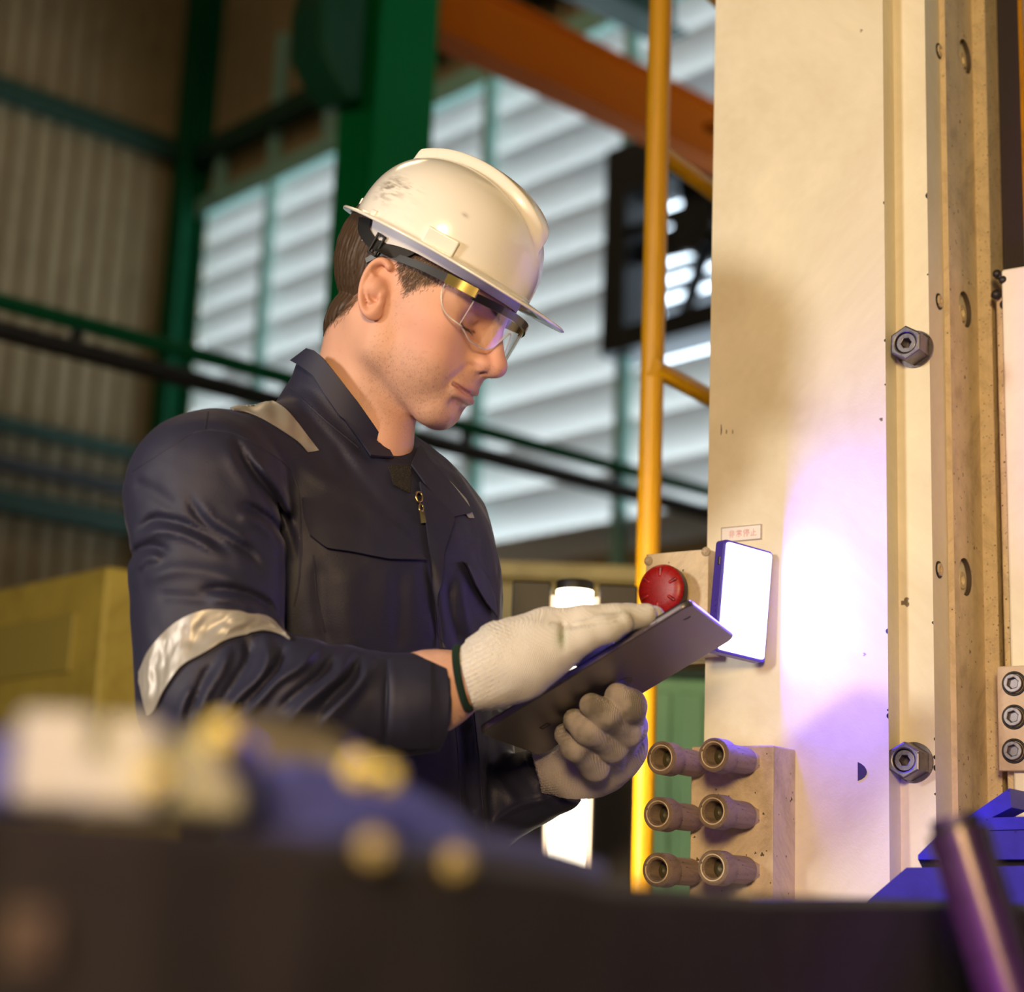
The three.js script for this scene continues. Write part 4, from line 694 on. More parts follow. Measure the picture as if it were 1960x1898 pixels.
{
  const h = new THREE.Group(); h.name = 'hard_hat'; scene.add(h); HELW.decompose(h.position, h.quaternion, h.scale); h.updateMatrixWorld(true);
  tag(h, 'white plastic hard hat with a raised crest and dusty smudges, worn by the man', 'helmet');
  part(h, 'hat_shell', hardGeo.g, MH.shell);
  // slot bosses low on the flanks, rain gutter step at the back, small tabs
  const boss = (phi, w, hh, dep, y) => { const p = hardGeo.rim(phi, 0.0, y), nrm = V(Math.cos(phi) / 0.104, 0, Math.sin(phi) / 0.102).normalize(); const g = new RoundedBoxGeometry(w, hh, dep, 3, 0.0018); metreUV(g); g.rotateX(0.06); g.applyQuaternion(new THREE.Quaternion().setFromUnitVectors(V(0, 0, 1), nrm)); return g.translate(p.x, p.y, p.z); };
  for (const s of [1, -1]) { part(h, 'slot_boss', boss(s * 1.16, 0.034, 0.017, 0.007, 0.0080), MH.shell); part(h, 'rim_tab', boss(s * 1.98, 0.009, 0.006, 0.006, 0.003), MH.shell); }
  part(h, 'slot_boss', boss(Math.PI, 0.046, 0.017, 0.012, 0.008), MH.shell);
  // inner headband
  const band = []; for (let i = 0; i <= 96; i++) { const a = i / 96 * Math.PI * 2; band.push([Math.cos(a), Math.sin(a)]); }
  const bandGeo = (drop) => { const P = [], N = [], nu = 96, nv = 4; for (let j = 0; j <= nv; j++) for (let i = 0; i <= nu; i++) { const [c, s] = band[i], v = j / nv, back = sstep(0.25, -0.85, c); P.push(V(c * (c > 0 ? 0.098 : 0.0915) - 0.001, mix(0.004, -0.012 - 0.018 * back * drop, v), s * 0.0835)); N.push(V(c, 0, s).normalize()); } return sheetGeo(P, N, nu, nv, 0.0012); };
  part(h, 'headband', bandGeo(1), MH.band);
  const nape = []; { const P = [], N = []; const nu = 24, nv = 5; for (let j = 0; j <= nv; j++) for (let i = 0; i <= nu; i++) { const a = Math.PI + mix(-0.62, 0.62, i / nu), v = j / nv, c = Math.cos(a), s = Math.sin(a), half = 1 - Math.abs(i / nu - 0.5) * 2; P.push(V(c * 0.0935 - 0.001, mix(-0.020, -0.036 - 0.012 * Math.sqrt(half), v), s * 0.085)); N.push(V(c, 0, s).normalize()); } part(h, 'nape_strap', sheetGeo(P, N, nu, nv, 0.0016), MH.band); }
}
// ---------------------------------------------------------------- safety glasses (in the head's axes)
const headCam = (x, y, z) => { const e = HI.elements; return headD(e[0] * x + e[4] * y + e[8] * z + e[12], e[1] * x + e[5] * y + e[9] * z + e[13], e[2] * x + e[6] * y + e[10] * z + e[14]) * HS; };
{
  const g = new THREE.Group(); g.name = 'safety_glasses'; scene.add(g); HW.decompose(g.position, g.quaternion, g.scale); g.updateMatrixWorld(true);
  tag(g, 'clear safety glasses with black and olive side arms on the man\'s face', 'glasses');
  const lensM = phy({ color: lin(0.985, 0.985, 0.98), transmission: 1, thickness: 0, roughness: 0.02, ior: 1.5 });
  const dark = phy({ color: lin(0.014, 0.013, 0.013), roughness: 0.3, clearcoat: 0.5 }), olive = phy({ color: lin(0.20, 0.155, 0.035), roughness: 0.25, metalness: 0.5, clearcoat: 0.6 });
  const cx = (z) => 0.1135 - 4.9 * z * z;                               // plan of the front lens
  const pts = []; const n = 60;
  const front = (nu, nv) => { const P = [], N = []; for (let j = 0; j <= nv; j++) for (let i = 0; i <= nu; i++) { const z = mix(-0.066, 0.066, i / nu), a = Math.abs(z);
    const top = 0.0335 - 0.05 * a * a / 0.066; let bot = -0.0085 + 0.0275 * Math.exp(-((a / 0.014) ** 2)) + 0.0085 * sstep(0.045, 0.066, a); const y = mix(top, bot, j / nv); P.push(V(cx(z) - (0.033 - y) * 0.10, y, z)); N.push(V(1, 0.1, 9.8 * z).normalize()); } return sheetGeo(P, N, nu, nv, 0.0016); };
  part(g, 'lens', front(56, 14), lensM);
  for (const s of [1, -1]) {
    const P = [], N = [], nu = 14, nv = 12;
    for (let j = 0; j <= nv; j++) for (let i = 0; i <= nu; i++) { const u = i / nu, z = s * mix(0.066, 0.0765, Math.sqrt(u)), top = mix(0.0315, 0.0305, u), bot = mix(0.0000, 0.0065, u) + 0.016 * Math.pow(u, 5); const y = mix(top, Math.min(bot, top - 0.002), j / nv); P.push(V(mix(cx(0.066), 0.0615, u) - (0.033 - y) * 0.10 * (1 - u), y, z)); N.push(V(0.35 * (1 - u) + 0.1, 0, s).normalize()); }
    part(g, 'side_shield', sheetGeo(P, N, nu, nv, 0.0014), lensM);
    // side arm: flat bar that thins behind the ear and drops
    const bar = (list, w, h, mat, name) => { const c = new THREE.CatmullRomCurve3(list.map(([x, y, z]) => V(x, y, s * z))); const P2 = [], N2 = [], m = 30; for (let j = 0; j <= 1; j++) for (let i = 0; i <= m; i++) { const p = c.getPoint(i / m), t = c.getTangent(i / m), k = i / m, up = V(-t.y, t.x, 0).normalize(); P2.push(p.clone().addScaledVector(up, (j ? -1 : 1) * h(k) / 2 * (t.x > 0 ? 1 : -1))); N2.push(V(0, 0, s)); } return part(g, name, sheetGeo(P2, N2, m, 1, w), mat); };
    bar([[0.094, 0.0345, 0.0685], [0.078, 0.0350, 0.0755], [0.062, 0.0355, 0.0785]], 0.0035, (k) => 0.0095, olive, 'arm_hinge');
    bar([[0.064, 0.0355, 0.0785], [0.035, 0.0362, 0.0800], [0.008, 0.0350, 0.0795], [-0.014, 0.033, 0.0780], [-0.028, 0.020, 0.0765]], 0.0030, (k) => mix(0.0090, 0.0052, k), dark, 'side_arm');
  }
  { // polished lower edge of the lens and shields
    const L = []; for (let i = 0; i <= 8; i++) { const u = 1 - i / 8; L.push([mix(cx(0.066), 0.0615, u), mix(0.0000, 0.0065, u) + 0.016 * Math.pow(u, 5), mix(0.066, 0.0765, Math.sqrt(u))]); }
    L.unshift([0.0612, 0.0305, 0.0766]); const pts = L.map(([x, y, z]) => V(x - (0.033 - y) * 0.0, y, z)); for (let i = 1; i <= 40; i++) { const z = mix(0.066, -0.066, i / 40), a = Math.abs(z), y = -0.0085 + 0.0275 * Math.exp(-((a / 0.014) ** 2)) + 0.0085 * sstep(0.045, 0.066, a); pts.push(V(cx(z) - (0.033 - y) * 0.10, y, z)); }
    part(g, 'lens_edge', merge([new THREE.TubeGeometry(new THREE.CatmullRomCurve3(pts, false, 'centripetal'), 160, 0.0008, 8), rod(V(cx(0.066) + 0.0006, 0.0315, 0.0662), V(cx(0.066) - 0.0028, 0.0005, 0.0662), 0.0006, 8)]), phy({ color: lin(0.9, 0.9, 0.88), roughness: 0.15, transmission: 0.6, thickness: 0 }));
  }
  // brow bar above the lens
  const P = [], N = []; for (let j = 0; j <= 2; j++) for (let i = 0; i <= 60; i++) { const z = mix(-0.069, 0.069, i / 60), a = Math.abs(z), y = 0.0345 - 0.05 * a * a / 0.066 + (j - 1) * -0.0040; P.push(V(cx(z) - 0.0012, y, z)); N.push(V(1, 0, 9.8 * z).normalize()); }
  part(g, 'brow_bar', sheetGeo(P, N, 60, 2, 0.0042), dark);
  part(g, 'nose_pad', merge([1, -1].map((s) => new THREE.CapsuleGeometry(0.0022, 0.012, 4, 10).rotateZ(0.45).translate(0.103, 0.010, s * 0.0115))), lensM);
}
// ---------------------------------------------------------------- the man
const man = thing('person', 'man in navy coveralls looking down at the tablet he holds in gloved hands', 'person', worldPt(760, 949, 1.92).setY(0));
const MS = {
  skin: phy({ vertexColors: true, roughness: 0.47, sheen: 0.15, sheenRoughness: 0.5, specularIntensity: 0.7, bumpMap: bump(55), bumpScale: 0.00016 }),
  hair: std({ vertexColors: true, roughness: 0.55 }),
};
const FAST = globalThis.process?.env?.QUICK ? 1.6 : 1;
const headGeo = surfaceNets(headD, [-0.14, -0.26, -0.125], [0.14, 0.15, 0.125], 0.00165 * FAST, { color: headColor, pad: 0.012, uv: (x, y, z) => [x + z * 0.6, y + z * 0.2] });
headGeo.applyMatrix4(HM);
// ---------------------------------------------------------------- hair: short strands combed back and down, and stubble
{
  const p = headGeo.attributes.position, n = headGeo.attributes.normal, inv = HI, hp = V(0, 0, 0), hn = V(0, 0, 0), hnm = new THREE.Matrix3().getNormalMatrix(HI);
  const pos = [], nor = [], col = [], idx = [];
  const strand = (root, dir, nn, len, w, c, lift, curl) => {
    const K = 4, b0 = pos.length / 3, d = dir.clone(), q = root.clone(); const side = d.clone().cross(nn).normalize();
    for (let k = 0; k <= K; k++) { const t = k / K, ww = w * (1 - 0.8 * t); pos.push(q.x + side.x * ww, q.y + side.y * ww, q.z + side.z * ww, q.x - side.x * ww, q.y - side.y * ww, q.z - side.z * ww); const sn = nn.clone().addScaledVector(side, 0.5).normalize(), s2 = nn.clone().addScaledVector(side, -0.5).normalize(); nor.push(sn.x, sn.y, sn.z, s2.x, s2.y, s2.z); col.push(...c, ...c); q.addScaledVector(d, len / K).addScaledVector(nn, (lift * (1 - t * 1.6)) * len / K); d.addScaledVector(side, curl).normalize(); }
    for (let k = 0; k < K; k++) { const a = b0 + 2 * k; idx.push(a, a + 3, a + 1, a, a + 2, a + 3); }
  };
  const stub = { pos: [], nor: [], col: [], idx: [] };
  const N = p.count; let tries = 0, made = 0, st = 0;
  while (tries < 260000 && (made < 15000 || st < 5200)) {
    tries++; const i = Math.floor(rnd() * N); hp.fromBufferAttribute(p, i).applyMatrix4(inv); hn.fromBufferAttribute(n, i).applyMatrix3(hnm).normalize();
    const az = Math.abs(hp.z); if (hp.z > 0.0815 || hp.y > 0.085) continue;
    const h = hairline(hp.x, hp.y, hp.z); const ear = earD(hp.x, hp.y, hp.z) < 0.003 && hp.z > 0.06;
    if (h > -0.002 && !ear && hp.y > -0.09 && made < 15000) {
      if (h < 0.004 && rnd() < 0.35) continue; if (hp.x < -0.03 && rnd() < 0.55) continue;
      const back = sstep(0.01, -0.04, hp.x); const d = V(mix(-0.25 + rr(-0.5, 0.5), -0.05, back), mix(-1, -1, back), 0.0); d.x += rr(-0.28, 0.28); d.z += rr(-0.1, 0.1); d.addScaledVector(hn, -d.dot(hn)).normalize();
      const t = rnd(), c = [mix(0.05, 0.16, t), mix(0.029, 0.093, t), mix(0.015, 0.05, t)];
      const len = mix(0.010, 0.019, rnd()) * mix(0.5, 1, sstep(0, 0.02, h)) * mix(0.8, 0.8, back);
      strand(hp.clone().addScaledVector(hn, -0.0008), d, hn.clone(), len, 0.00036, c, rr(0.15, 0.42), rr(-0.10, 0.10)); made++;
    } else if (st < 5200 && !ear) {
      const x = hp.x, y = hp.y, b = sstep(-0.030, -0.050, y - Math.max(0, x - 0.085) * 0.6 + (x < 0.03 ? 0.01 : 0)) * sstep(0.0, 0.02, x) * sstep(-0.135, -0.105, y) + 0.5 * (Math.abs(x - 0.022) < 0.010 && y > -0.045 && y < 0.02 && az > 0.05 ? 1 : 0);
      const lip = az < 0.027 && x > 0.078 && Math.abs(y + 0.053) < 0.0085; if (lip || rnd() > b || hn.y > 0.6) continue;
      const d = V(0.2 + rr(-0.3, 0.3), -1, rr(-0.2, 0.2)); d.addScaledVector(hn, -d.dot(hn)).normalize(); d.addScaledVector(hn, 0.5).normalize();
      const s = d.clone().cross(hn).normalize(), L = rr(0.0009, 0.0018), w = 0.00009, a = hp, e = hp.clone().addScaledVector(d, L), b0 = stub.pos.length / 3, j = hp.clone().add(V(rr(-0.0008, 0.0008), rr(-0.0008, 0.0008), rr(-0.0008, 0.0008))); e.add(j).sub(hp);
      stub.pos.push(j.x + s.x * w, j.y + s.y * w, j.z + s.z * w, j.x - s.x * w, j.y - s.y * w, j.z - s.z * w, e.x, e.y, e.z); for (let k = 0; k < 3; k++) { stub.nor.push(hn.x, hn.y, hn.z); stub.col.push(0.06, 0.035, 0.025); } stub.idx.push(b0, b0 + 2, b0 + 1); st++;
    }
  }
  for (const sd2 of [1, -1]) for (let k = 0; k < 150; k++) { // brows
    const t = rnd(), z = sd2 * (0.012 + 0.034 * t), y = 0.0285 + Math.sin(t * 2.4) * 0.005 + rr(-0.0022, 0.0022) * (1 - t * 0.5), x = faceX(y, z), e = 0.001, nn = V(1, 0.1, sd2 * 0.6 * t).normalize(), d = V(-0.25 * t, rr(0.2, 0.7) * (1 - t), sd2).addScaledVector(nn, 0.1).normalize(); strand(V(x - 0.0002, y, z), d, nn, rr(0.004, 0.007), 0.00022, [0.07, 0.04, 0.022], 0.1, 0); }
  const mk = (o) => { const g = new THREE.BufferGeometry(); g.setAttribute('position', new THREE.Float32BufferAttribute(o.pos, 3)); g.setAttribute('normal', new THREE.Float32BufferAttribute(o.nor, 3)); g.setAttribute('color', new THREE.Float32BufferAttribute(o.col, 3)); g.setIndex(o.idx); return g; };
  // a close cap under the strands
  const cap = surfaceNets((x, y, z) => { const h = hairline(x, y, z); const skull = smin(ell(x, y, z, -0.006, 0.046, 0, 0.096, 0.086, 0.0765), ell(x, y, z, 0.040, -0.004, 0, 0.054, 0.080, 0.0605), 0.03); let k = Math.min(skull, cone(x, y, z, neckA, neckB, 0.0535, 0.0565)); return Math.max(k - 0.0035 * sstep(0, 0.02, h) - 0.0012 * noise3(x * 500, y * 60, z * 300), -(h - 0.002) * 0.8, y - 0.09, (x + 0.012) * 0.7); }, [-0.12, -0.10, -0.10], [0.10, 0.10, 0.10], 0.0022, { color: (x, y, z, a, b, c, o) => { o[0] = 0.062; o[1] = 0.036; o[2] = 0.019; }, pad: 0.02 });
  delete cap.attributes.uv; cap.deleteAttribute('uv');
  const g = mergeGeometries([mk({ pos, nor, col, idx }), cap]);
  const hair = partW(man, 'hair', g.applyMatrix4(HW), MS.hair); hair.userData.kind = 'stuff';
  const sb = partW(man, 'stubble', mk(stub).applyMatrix4(HW), MS.hair); sb.userData.kind = 'stuff';
  // lashes of the near eye, and eyes behind the lids
  const lash = []; for (let i = 0; i < 16; i++) for (const s of [1, -1]) { const t = (i / 15 - 0.5) * 2, z = s * (0.0315 + t * 0.0125), x = 0.0805 - t * t * 0.0035 + (t < 0 ? 0.001 : -0.001); lash.push(rod(V(x - 0.001, 0.0045 - t * t * 0.001, z), V(x + 0.006, 0.0005, z + t * s * 0.003), 0.00028, 5, 0.0001)); }
  partW(man, 'eyelash', merge(lash).applyMatrix4(HW), std({ color: lin(0.02, 0.012, 0.01) })).userData.kind = 'stuff';
}
// chin strap of the hat, laid over the hair behind the ear
{
  const hat = scene.getObjectByName('hard_hat'), sd = (x, y, z) => headCam(x, y, z) - 0.0055;
  const ribbon = (poly, wpx, th) => { const c = smooth(poly, 24), a = [], b = []; for (let i = 0; i <= 24; i++) { const q = c[Math.max(0, i - 1)], r = c[Math.min(24, i + 1)], L = Math.hypot(r[0] - q[0], r[1] - q[1]), nx = -(r[1] - q[1]) / L, ny = (r[0] - q[0]) / L; a.push([c[i][0] + nx * wpx / 2, c[i][1] + ny * wpx / 2]); b.push([c[i][0] - nx * wpx / 2, c[i][1] - ny * wpx / 2]); } return patch(sd, b, a, 24, 3, th); };
  partC(hat, 'chin_strap', ribbon([[700, 418], [698, 440], [708, 458], [724, 472]], 22, 0.0016), MS.hair && std({ color: lin(0.02, 0.02, 0.022), map: MH.strap.map, roughness: 0.7 }));
  partC(hat, 'chin_strap', ribbon([[724, 470], [745, 480], [768, 484], [788, 476], [812, 462]], 22, 0.0016), MH.strap);
  const h = march(sd, 725, 470), t = camPt(745, 482, 1).sub(camPt(708, 460, 1)).normalize(); t.addScaledVector(h.n, -t.dot(h.n)).normalize();
  const b = h.n.clone().cross(t), mt = new THREE.Matrix4().makeBasis(t, b, h.n).setPosition(h.p.clone().addScaledVector(h.n, 0.003));
  partC(hat, 'strap_buckle', merge([box(-0.0065, -0.0042, -0.012, 0.012, -0.001, 0.002, 0.0008), box(0.0042, 0.0065, -0.012, 0.012, -0.001, 0.002, 0.0008), box(-0.0065, 0.0065, 0.0095, 0.012, -0.001, 0.002, 0.0008), box(-0.0065, 0.0065, -0.012, -0.0095, -0.001, 0.002, 0.0008)]).applyMatrix4(mt), M.black);
}
// ---------------------------------------------------------------- coveralls (modelled in the camera's axes)
const CI = CM.clone().invert();
const floorPt = (px, d, back = 0, h = 0) => { const w = worldPt(px, 1500, d); w.y = h; w.applyMatrix4(CI); return [w.x, w.y, w.z]; };
const TF = [0.766, 0, 0.643], TS = [-0.643, 0, 0.766];
function oell(x, y, z, c, rf, ru, rs) { const dx = x - c[0], dy = y - c[1], dz = z - c[2]; return ell(dx * TF[0] + dz * TF[2], dy, dx * TS[0] + dz * TS[2], 0, 0, 0, rf, ru, rs); }
const A = {
  chest: cp(686, 1120, 1.90), belly: cp(690, 1410, 1.92), hip: cp(690, 1760, 1.95),
  neckL: cp(650, 815, 1.915), shR: cp(425, 885, 1.76), shL: cp(845, 1000, 2.02),
  armR: cp(394, 940, 1.735), elbR: cp(402, 1335, 1.67), f1: cp(430, 1352, 1.655), f2: cp(570, 1344, 1.645), f3: cp(770, 1347, 1.675), f4: cp(850, 1347, 1.69),
  armL: cp(862, 1020, 2.04), elbL: cp(905, 1552, 2.02), wrL: cp(1062, 1490, 1.94),
  colA: cp(648, 838, 1.905), colB: cp(672, 742, 1.89),
  legs: [[cp(600, 1850, 1.86), floorPt(600, 1.84, 0, 0.5), floorPt(590, 1.86, 0, 0.10)], [cp(780, 1850, 2.02), floorPt(790, 1.98, 0, 0.5), floorPt(800, 2.02, 0, 0.10)]],
};
// folds: lines in the working view; positive presses the cloth in, negative lifts it
const FOLDS = [
  [[[450, 840], [465, 873], [494, 915], [527, 961], [552, 1016], [565, 1072]], 0.0065, 9, 1.80], [[[488, 880], [521, 917], [545, 955], [556, 1000]], -0.005, 9, 1.80], [[[430, 850], [455, 900], [490, 950], [520, 1000]], -0.002, 14, 1.8],
  [[[465, 966], [499, 983], [527, 1005], [545, 1034]], 0.0060, 8, 1.80], [[[455, 985], [495, 1003], [525, 1030]], -0.0025, 10, 1.8],
  [[[359, 946], [375, 979], [399, 1005], [439, 1032], [477, 1059], [500, 1090]], 0.0048, 9, 1.80], [[[385, 960], [410, 995], [450, 1018], [490, 1045]], -0.003, 11, 1.8],
  [[[266, 1014], [293, 994], [337, 999], [377, 1014], [412, 1034], [443, 1056]], 0.0055, 9, 1.80], [[[270, 1034], [300, 1017], [340, 1021], [380, 1036], [420, 1060]], -0.0035, 9, 1.8],
  [[[249, 1078], [262, 1054], [288, 1045], [324, 1056]], 0.0052, 9, 1.80], [[[262, 1090], [278, 1070], [310, 1066]], -0.003, 9, 1.8],
  [[[255, 920], [300, 945], [340, 975]], 0.0022, 14, 1.8], [[[270, 1110], [340, 1090], [420, 1100], [480, 1120]], -0.003, 14, 1.8],
  [[[381, 1129], [421, 1127], [465, 1134], [503, 1151], [530, 1180]], 0.0055, 8, 1.80], [[[300, 1140], [360, 1143], [410, 1150]], 0.002, 10, 1.8], [[[400, 1146], [450, 1150], [490, 1168]], -0.003, 9, 1.8],
  [[[229, 1001], [240, 1028], [242, 1061]], 0.004, 7, 1.85],
  [[[507, 1217], [514, 1253], [498, 1292], [468, 1322], [449, 1341], [430, 1375]], -0.0075, 10, 1.75], [[[609, 1236], [573, 1276], [530, 1302], [498, 1338], [470, 1370]], -0.0075, 10, 1.75], [[[664, 1248], [651, 1289], [612, 1322], [573, 1358], [550, 1390]], -0.007, 10, 1.75], [[[716, 1252], [693, 1302], [661, 1341], [635, 1367], [610, 1400]], -0.006, 11, 1.75],
  [[[546, 1232], [533, 1276], [504, 1312], [470, 1345]], 0.006, 9, 1.75], [[[638, 1252], [612, 1292], [566, 1328], [533, 1358]], 0.006, 9, 1.75], [[[690, 1258], [674, 1292], [638, 1328], [605, 1364]], 0.006, 9, 1.75],
  [[[470, 1222], [476, 1255], [452, 1300], [420, 1350]], 0.0055, 9, 1.75], [[[440, 1235], [425, 1280], [395, 1330], [380, 1380]], -0.005, 10, 1.75], [[[405, 1270], [380, 1320], [360, 1370]], 0.0045, 9, 1.75], [[[370, 1310], [350, 1350], [340, 1400]], -0.004, 9, 1.75],
  [[[742, 1250], [742, 1345], [735, 1440]], 0.0025, 5, 1.75],
  // front of the chest and belly
  [[[610, 1065], [612, 1150], [630, 1240]], 0.003, 16, 2.2], [[[660, 1080], [668, 1180], [680, 1260]], -0.003, 26, 2.2], [[[760, 1090], [765, 1180], [760, 1250]], 0.0025, 18, 2.2], [[[858, 1110], [862, 1170], [880, 1240]], 0.004, 8, 2.2], [[[880, 1090], [890, 1160], [905, 1230]], -0.003, 10, 2.2], [[[820, 1080], [832, 1160], [842, 1240]], 0.004, 6, 2.2],
  [[[575, 745], [610, 790], [660, 850], [705, 915]], -0.003, 14, 2.2], [[[640, 850], [690, 920], [760, 1000]], 0.002, 16, 2.2], [[[560, 860], [600, 905], [640, 930]], -0.002, 16, 2.2],
  [[[880, 1350], [885, 1450], [905, 1590]], 0.006, 10, 2.2], [[[905, 1350], [915, 1450], [928, 1590]], -0.004, 8, 2.2], [[[600, 1450], [620, 1520], [610, 1600]], 0.005, 16, 2.2],
  [[[940, 1580], [985, 1545], [1040, 1530], [1090, 1510]], -0.004, 6, 2.2], [[[930, 1470], [960, 1500], [990, 1540]], 0.004, 10, 2.2], [[[1000, 1460], [1030, 1500], [1040, 1540]], 0.003, 8, 2.2],
].map(([poly, amp, w, zmax]) => { amp *= zmax < 1.9 ? 1.25 : 1.1; const q = smooth(poly, 14); let lo = [1e9, 1e9], hi = [-1e9, -1e9]; for (const [x, y] of q) { lo[0] = Math.min(lo[0], x); lo[1] = Math.min(lo[1], y); hi[0] = Math.max(hi[0], x); hi[1] = Math.max(hi[1], y); } return { q, amp, w, zmax, lo, hi }; });
function folds(x, y, z) {
  const t = -z, px = x / t * FPX + IW / 2, py = IH / 2 - y / t * FPX; let s = 0;
  for (const f of FOLDS) {
    if (t > f.zmax) continue; const m = f.w * 2.6; if (px < f.lo[0] - m || px > f.hi[0] + m || py < f.lo[1] - m || py > f.hi[1] + m) continue;
    let best = 1e9, bt = 0; const q = f.q;
    for (let i = 0; i < q.length - 1; i++) { const ax = q[i][0], ay = q[i][1], ux = q[i + 1][0] - ax, uy = q[i + 1][1] - ay, u = clamp(((px - ax) * ux + (py - ay) * uy) / (ux * ux + uy * uy), 0, 1), d = (px - ax - ux * u) ** 2 + (py - ay - uy * u) ** 2; if (d < best) { best = d; bt = (i + u) / (q.length - 1); } }
    s += f.amp * Math.exp(-best / (f.w * f.w)) * Math.min(1, 5 * bt + 0.15, 5 * (1 - bt) + 0.15);
  }
  return s;
}
const cuffN = (() => { const a = A.f3, b = A.f4, L = Math.hypot(b[0] - a[0], b[1] - a[1], b[2] - a[2]); return [(b[0] - a[0]) / L, (b[1] - a[1]) / L, (b[2] - a[2]) / L]; })(), cuffP = cp(834, 1347, 1.69);
const cuffLN = [0.60, 0.76, 0.25], cuffLP = cp(1062, 1484, 1.945);
const dotP = (n, p, x, y, z) => n[0] * (x - p[0]) + n[1] * (y - p[1]) + n[2] * (z - p[2]);
const colN = [0.808, 0.589, 0.0], colP = cp(669, 783, 1.89);
function suitBase(x, y, z) {
  let d = oell(x, y, z, A.chest, 0.128, 0.168, 0.188);
  d = smin(d, oell(x, y, z, A.belly, 0.122, 0.30, 0.172), 0.06);
  if (y < -0.25) { d = smin(d, oell(x, y, z, A.hip, 0.130, 0.20, 0.178), 0.06);
    if (y < -0.40) for (const [a, b, c] of A.legs) d = smin(d, Math.min(cone(x, y, z, a, b, 0.088, 0.075), cone(x, y, z, b, c, 0.075, 0.078)), 0.03); }
  d = smin(d, cone(x, y, z, A.neckL, A.shR, rp(66, 1.91), rp(98, 1.76)), 0.05);
  d = smin(d, cone(x, y, z, A.neckL, A.shL, rp(66, 1.91), rp(72, 2.02)), 0.05);
  // collar standing round the neck, cut along its top and hollow
  let c = cone(x, y, z, A.colA, A.colB, 0.0800, 0.0665);
  c = smax(c, dotP(colN, colP, x, y, z), 0.004);
  d = smin(d, c, 0.018);
  // arms
  let r = cone(x, y, z, A.armR, A.elbR, rp(154, 1.735), rp(140, 1.67));
  let fa = smin(cone(x, y, z, A.f1, A.f2, rp(124, 1.655), rp(116, 1.645)), cone(x, y, z, A.f2, A.f3, rp(116, 1.645), rp(93, 1.675)), 0.02);
  fa = smin(fa, cone(x, y, z, A.f3, A.f4, rp(93, 1.675), rp(93, 1.69)), 0.01);
  r = smin(r, fa, 0.03);
  r = smax(r, dotP(cuffN, cuffP, x, y, z), 0.002);
  r = smax(r, -cone(x, y, z, A.f3, A.f4, rp(78, 1.675), rp(79, 1.69)) - 0.2 * sstep(-0.02, -0.06, dotP(cuffN, cuffP, x, y, z)), 0.002);
  d = smin(d, r, 0.014);
  let l = smin(cone(x, y, z, A.armL, A.elbL, rp(92, 2.04), rp(86, 2.02)), cone(x, y, z, A.elbL, A.wrL, rp(86, 2.02), rp(66, 1.94)), 0.02);
  l = smax(l, dotP(cuffLN, cuffLP, x, y, z), 0.002);
  d = smin(d, l, 0.02);
  // hollow where the neck goes in
  return d;
}
const neckCam = [cp(700, 730, 1.885), cp(672, 860, 1.90)];
function suitD(x, y, z) {
  let d = suitBase(x, y, z);
  if (d < 0.05 && d > -0.05) {
    d += folds(x, y, z) + 0.0016 * noise3(x * 26 + 3, y * 22, z * 26) + 0.0007 * noise3(x * 70, y * 60, z * 70);
    d = smax(d, -cone(x, y, z, neckCam[0], neckCam[1], 0.0595, 0.0605), 0.003);
    // open front below the collar
  }
  return d;
}
const navyCol = (x, y, z, nx, ny, nz, o) => { const k = 1 + 0.10 * fbm(x * 30, y * 30, z * 30, 2); o[0] = 0.0165 * k; o[1] = 0.0175 * k; o[2] = 0.044 * k; };
MS.suit = phy({ vertexColors: true, roughness: 0.62, sheen: 0.35, sheenColor: new THREE.Color(0.35, 0.35, 0.55), sheenRoughness: 0.45, bumpMap: bump(26), bumpScale: 0.00022 });
MS.navy = phy({ color: lin(0.0165, 0.0175, 0.044), roughness: 0.62, sheen: 0.35, sheenColor: new THREE.Color(0.35, 0.35, 0.55), sheenRoughness: 0.45 });
MS.tape = std({ color: lin(0.36, 0.345, 0.315), roughness: 0.42, metalness: 0.25 });
const suitUV = (x, y, z) => [x * 0.8 + z * 0.6, y];
const up = surfaceNets(suitD, [-0.50, -0.46, -2.26], [0.18, 0.20, -1.50], 0.0038 * FAST, { color: navyCol, uv: suitUV, pad: 0.012, eps: 0.003 });
const lowY = -1.25, low = surfaceNets((x, y, z) => Math.max(suitBase(x, y, z), y + 0.44), [-0.48, lowY, -2.4], [0.18, -0.42, -1.5], 0.012, { color: navyCol, uv: suitUV });
const suit = partC(man, 'coverall', mergeGeometries([up, low]), MS.suit);
for (const [a, b, c] of A.legs) { const w = V(...c).applyMatrix4(CM); const bt = surfaceNets((x, y, z) => Math.max(smin(cone(x, y, z, [0, 0.16, 0], [0, 0.05, 0], 0.055, 0.05), cone(x, y, z, [0, 0.05, 0], [0.15, 0.04, 0], 0.05, 0.045), 0.03), -y), [-0.08, -0.02, -0.08], [0.22, 0.24, 0.08], 0.008); bt.rotateY(0.3).translate(w.x, 0.0, w.z); partW(man, 'boot', bt, M.black); }
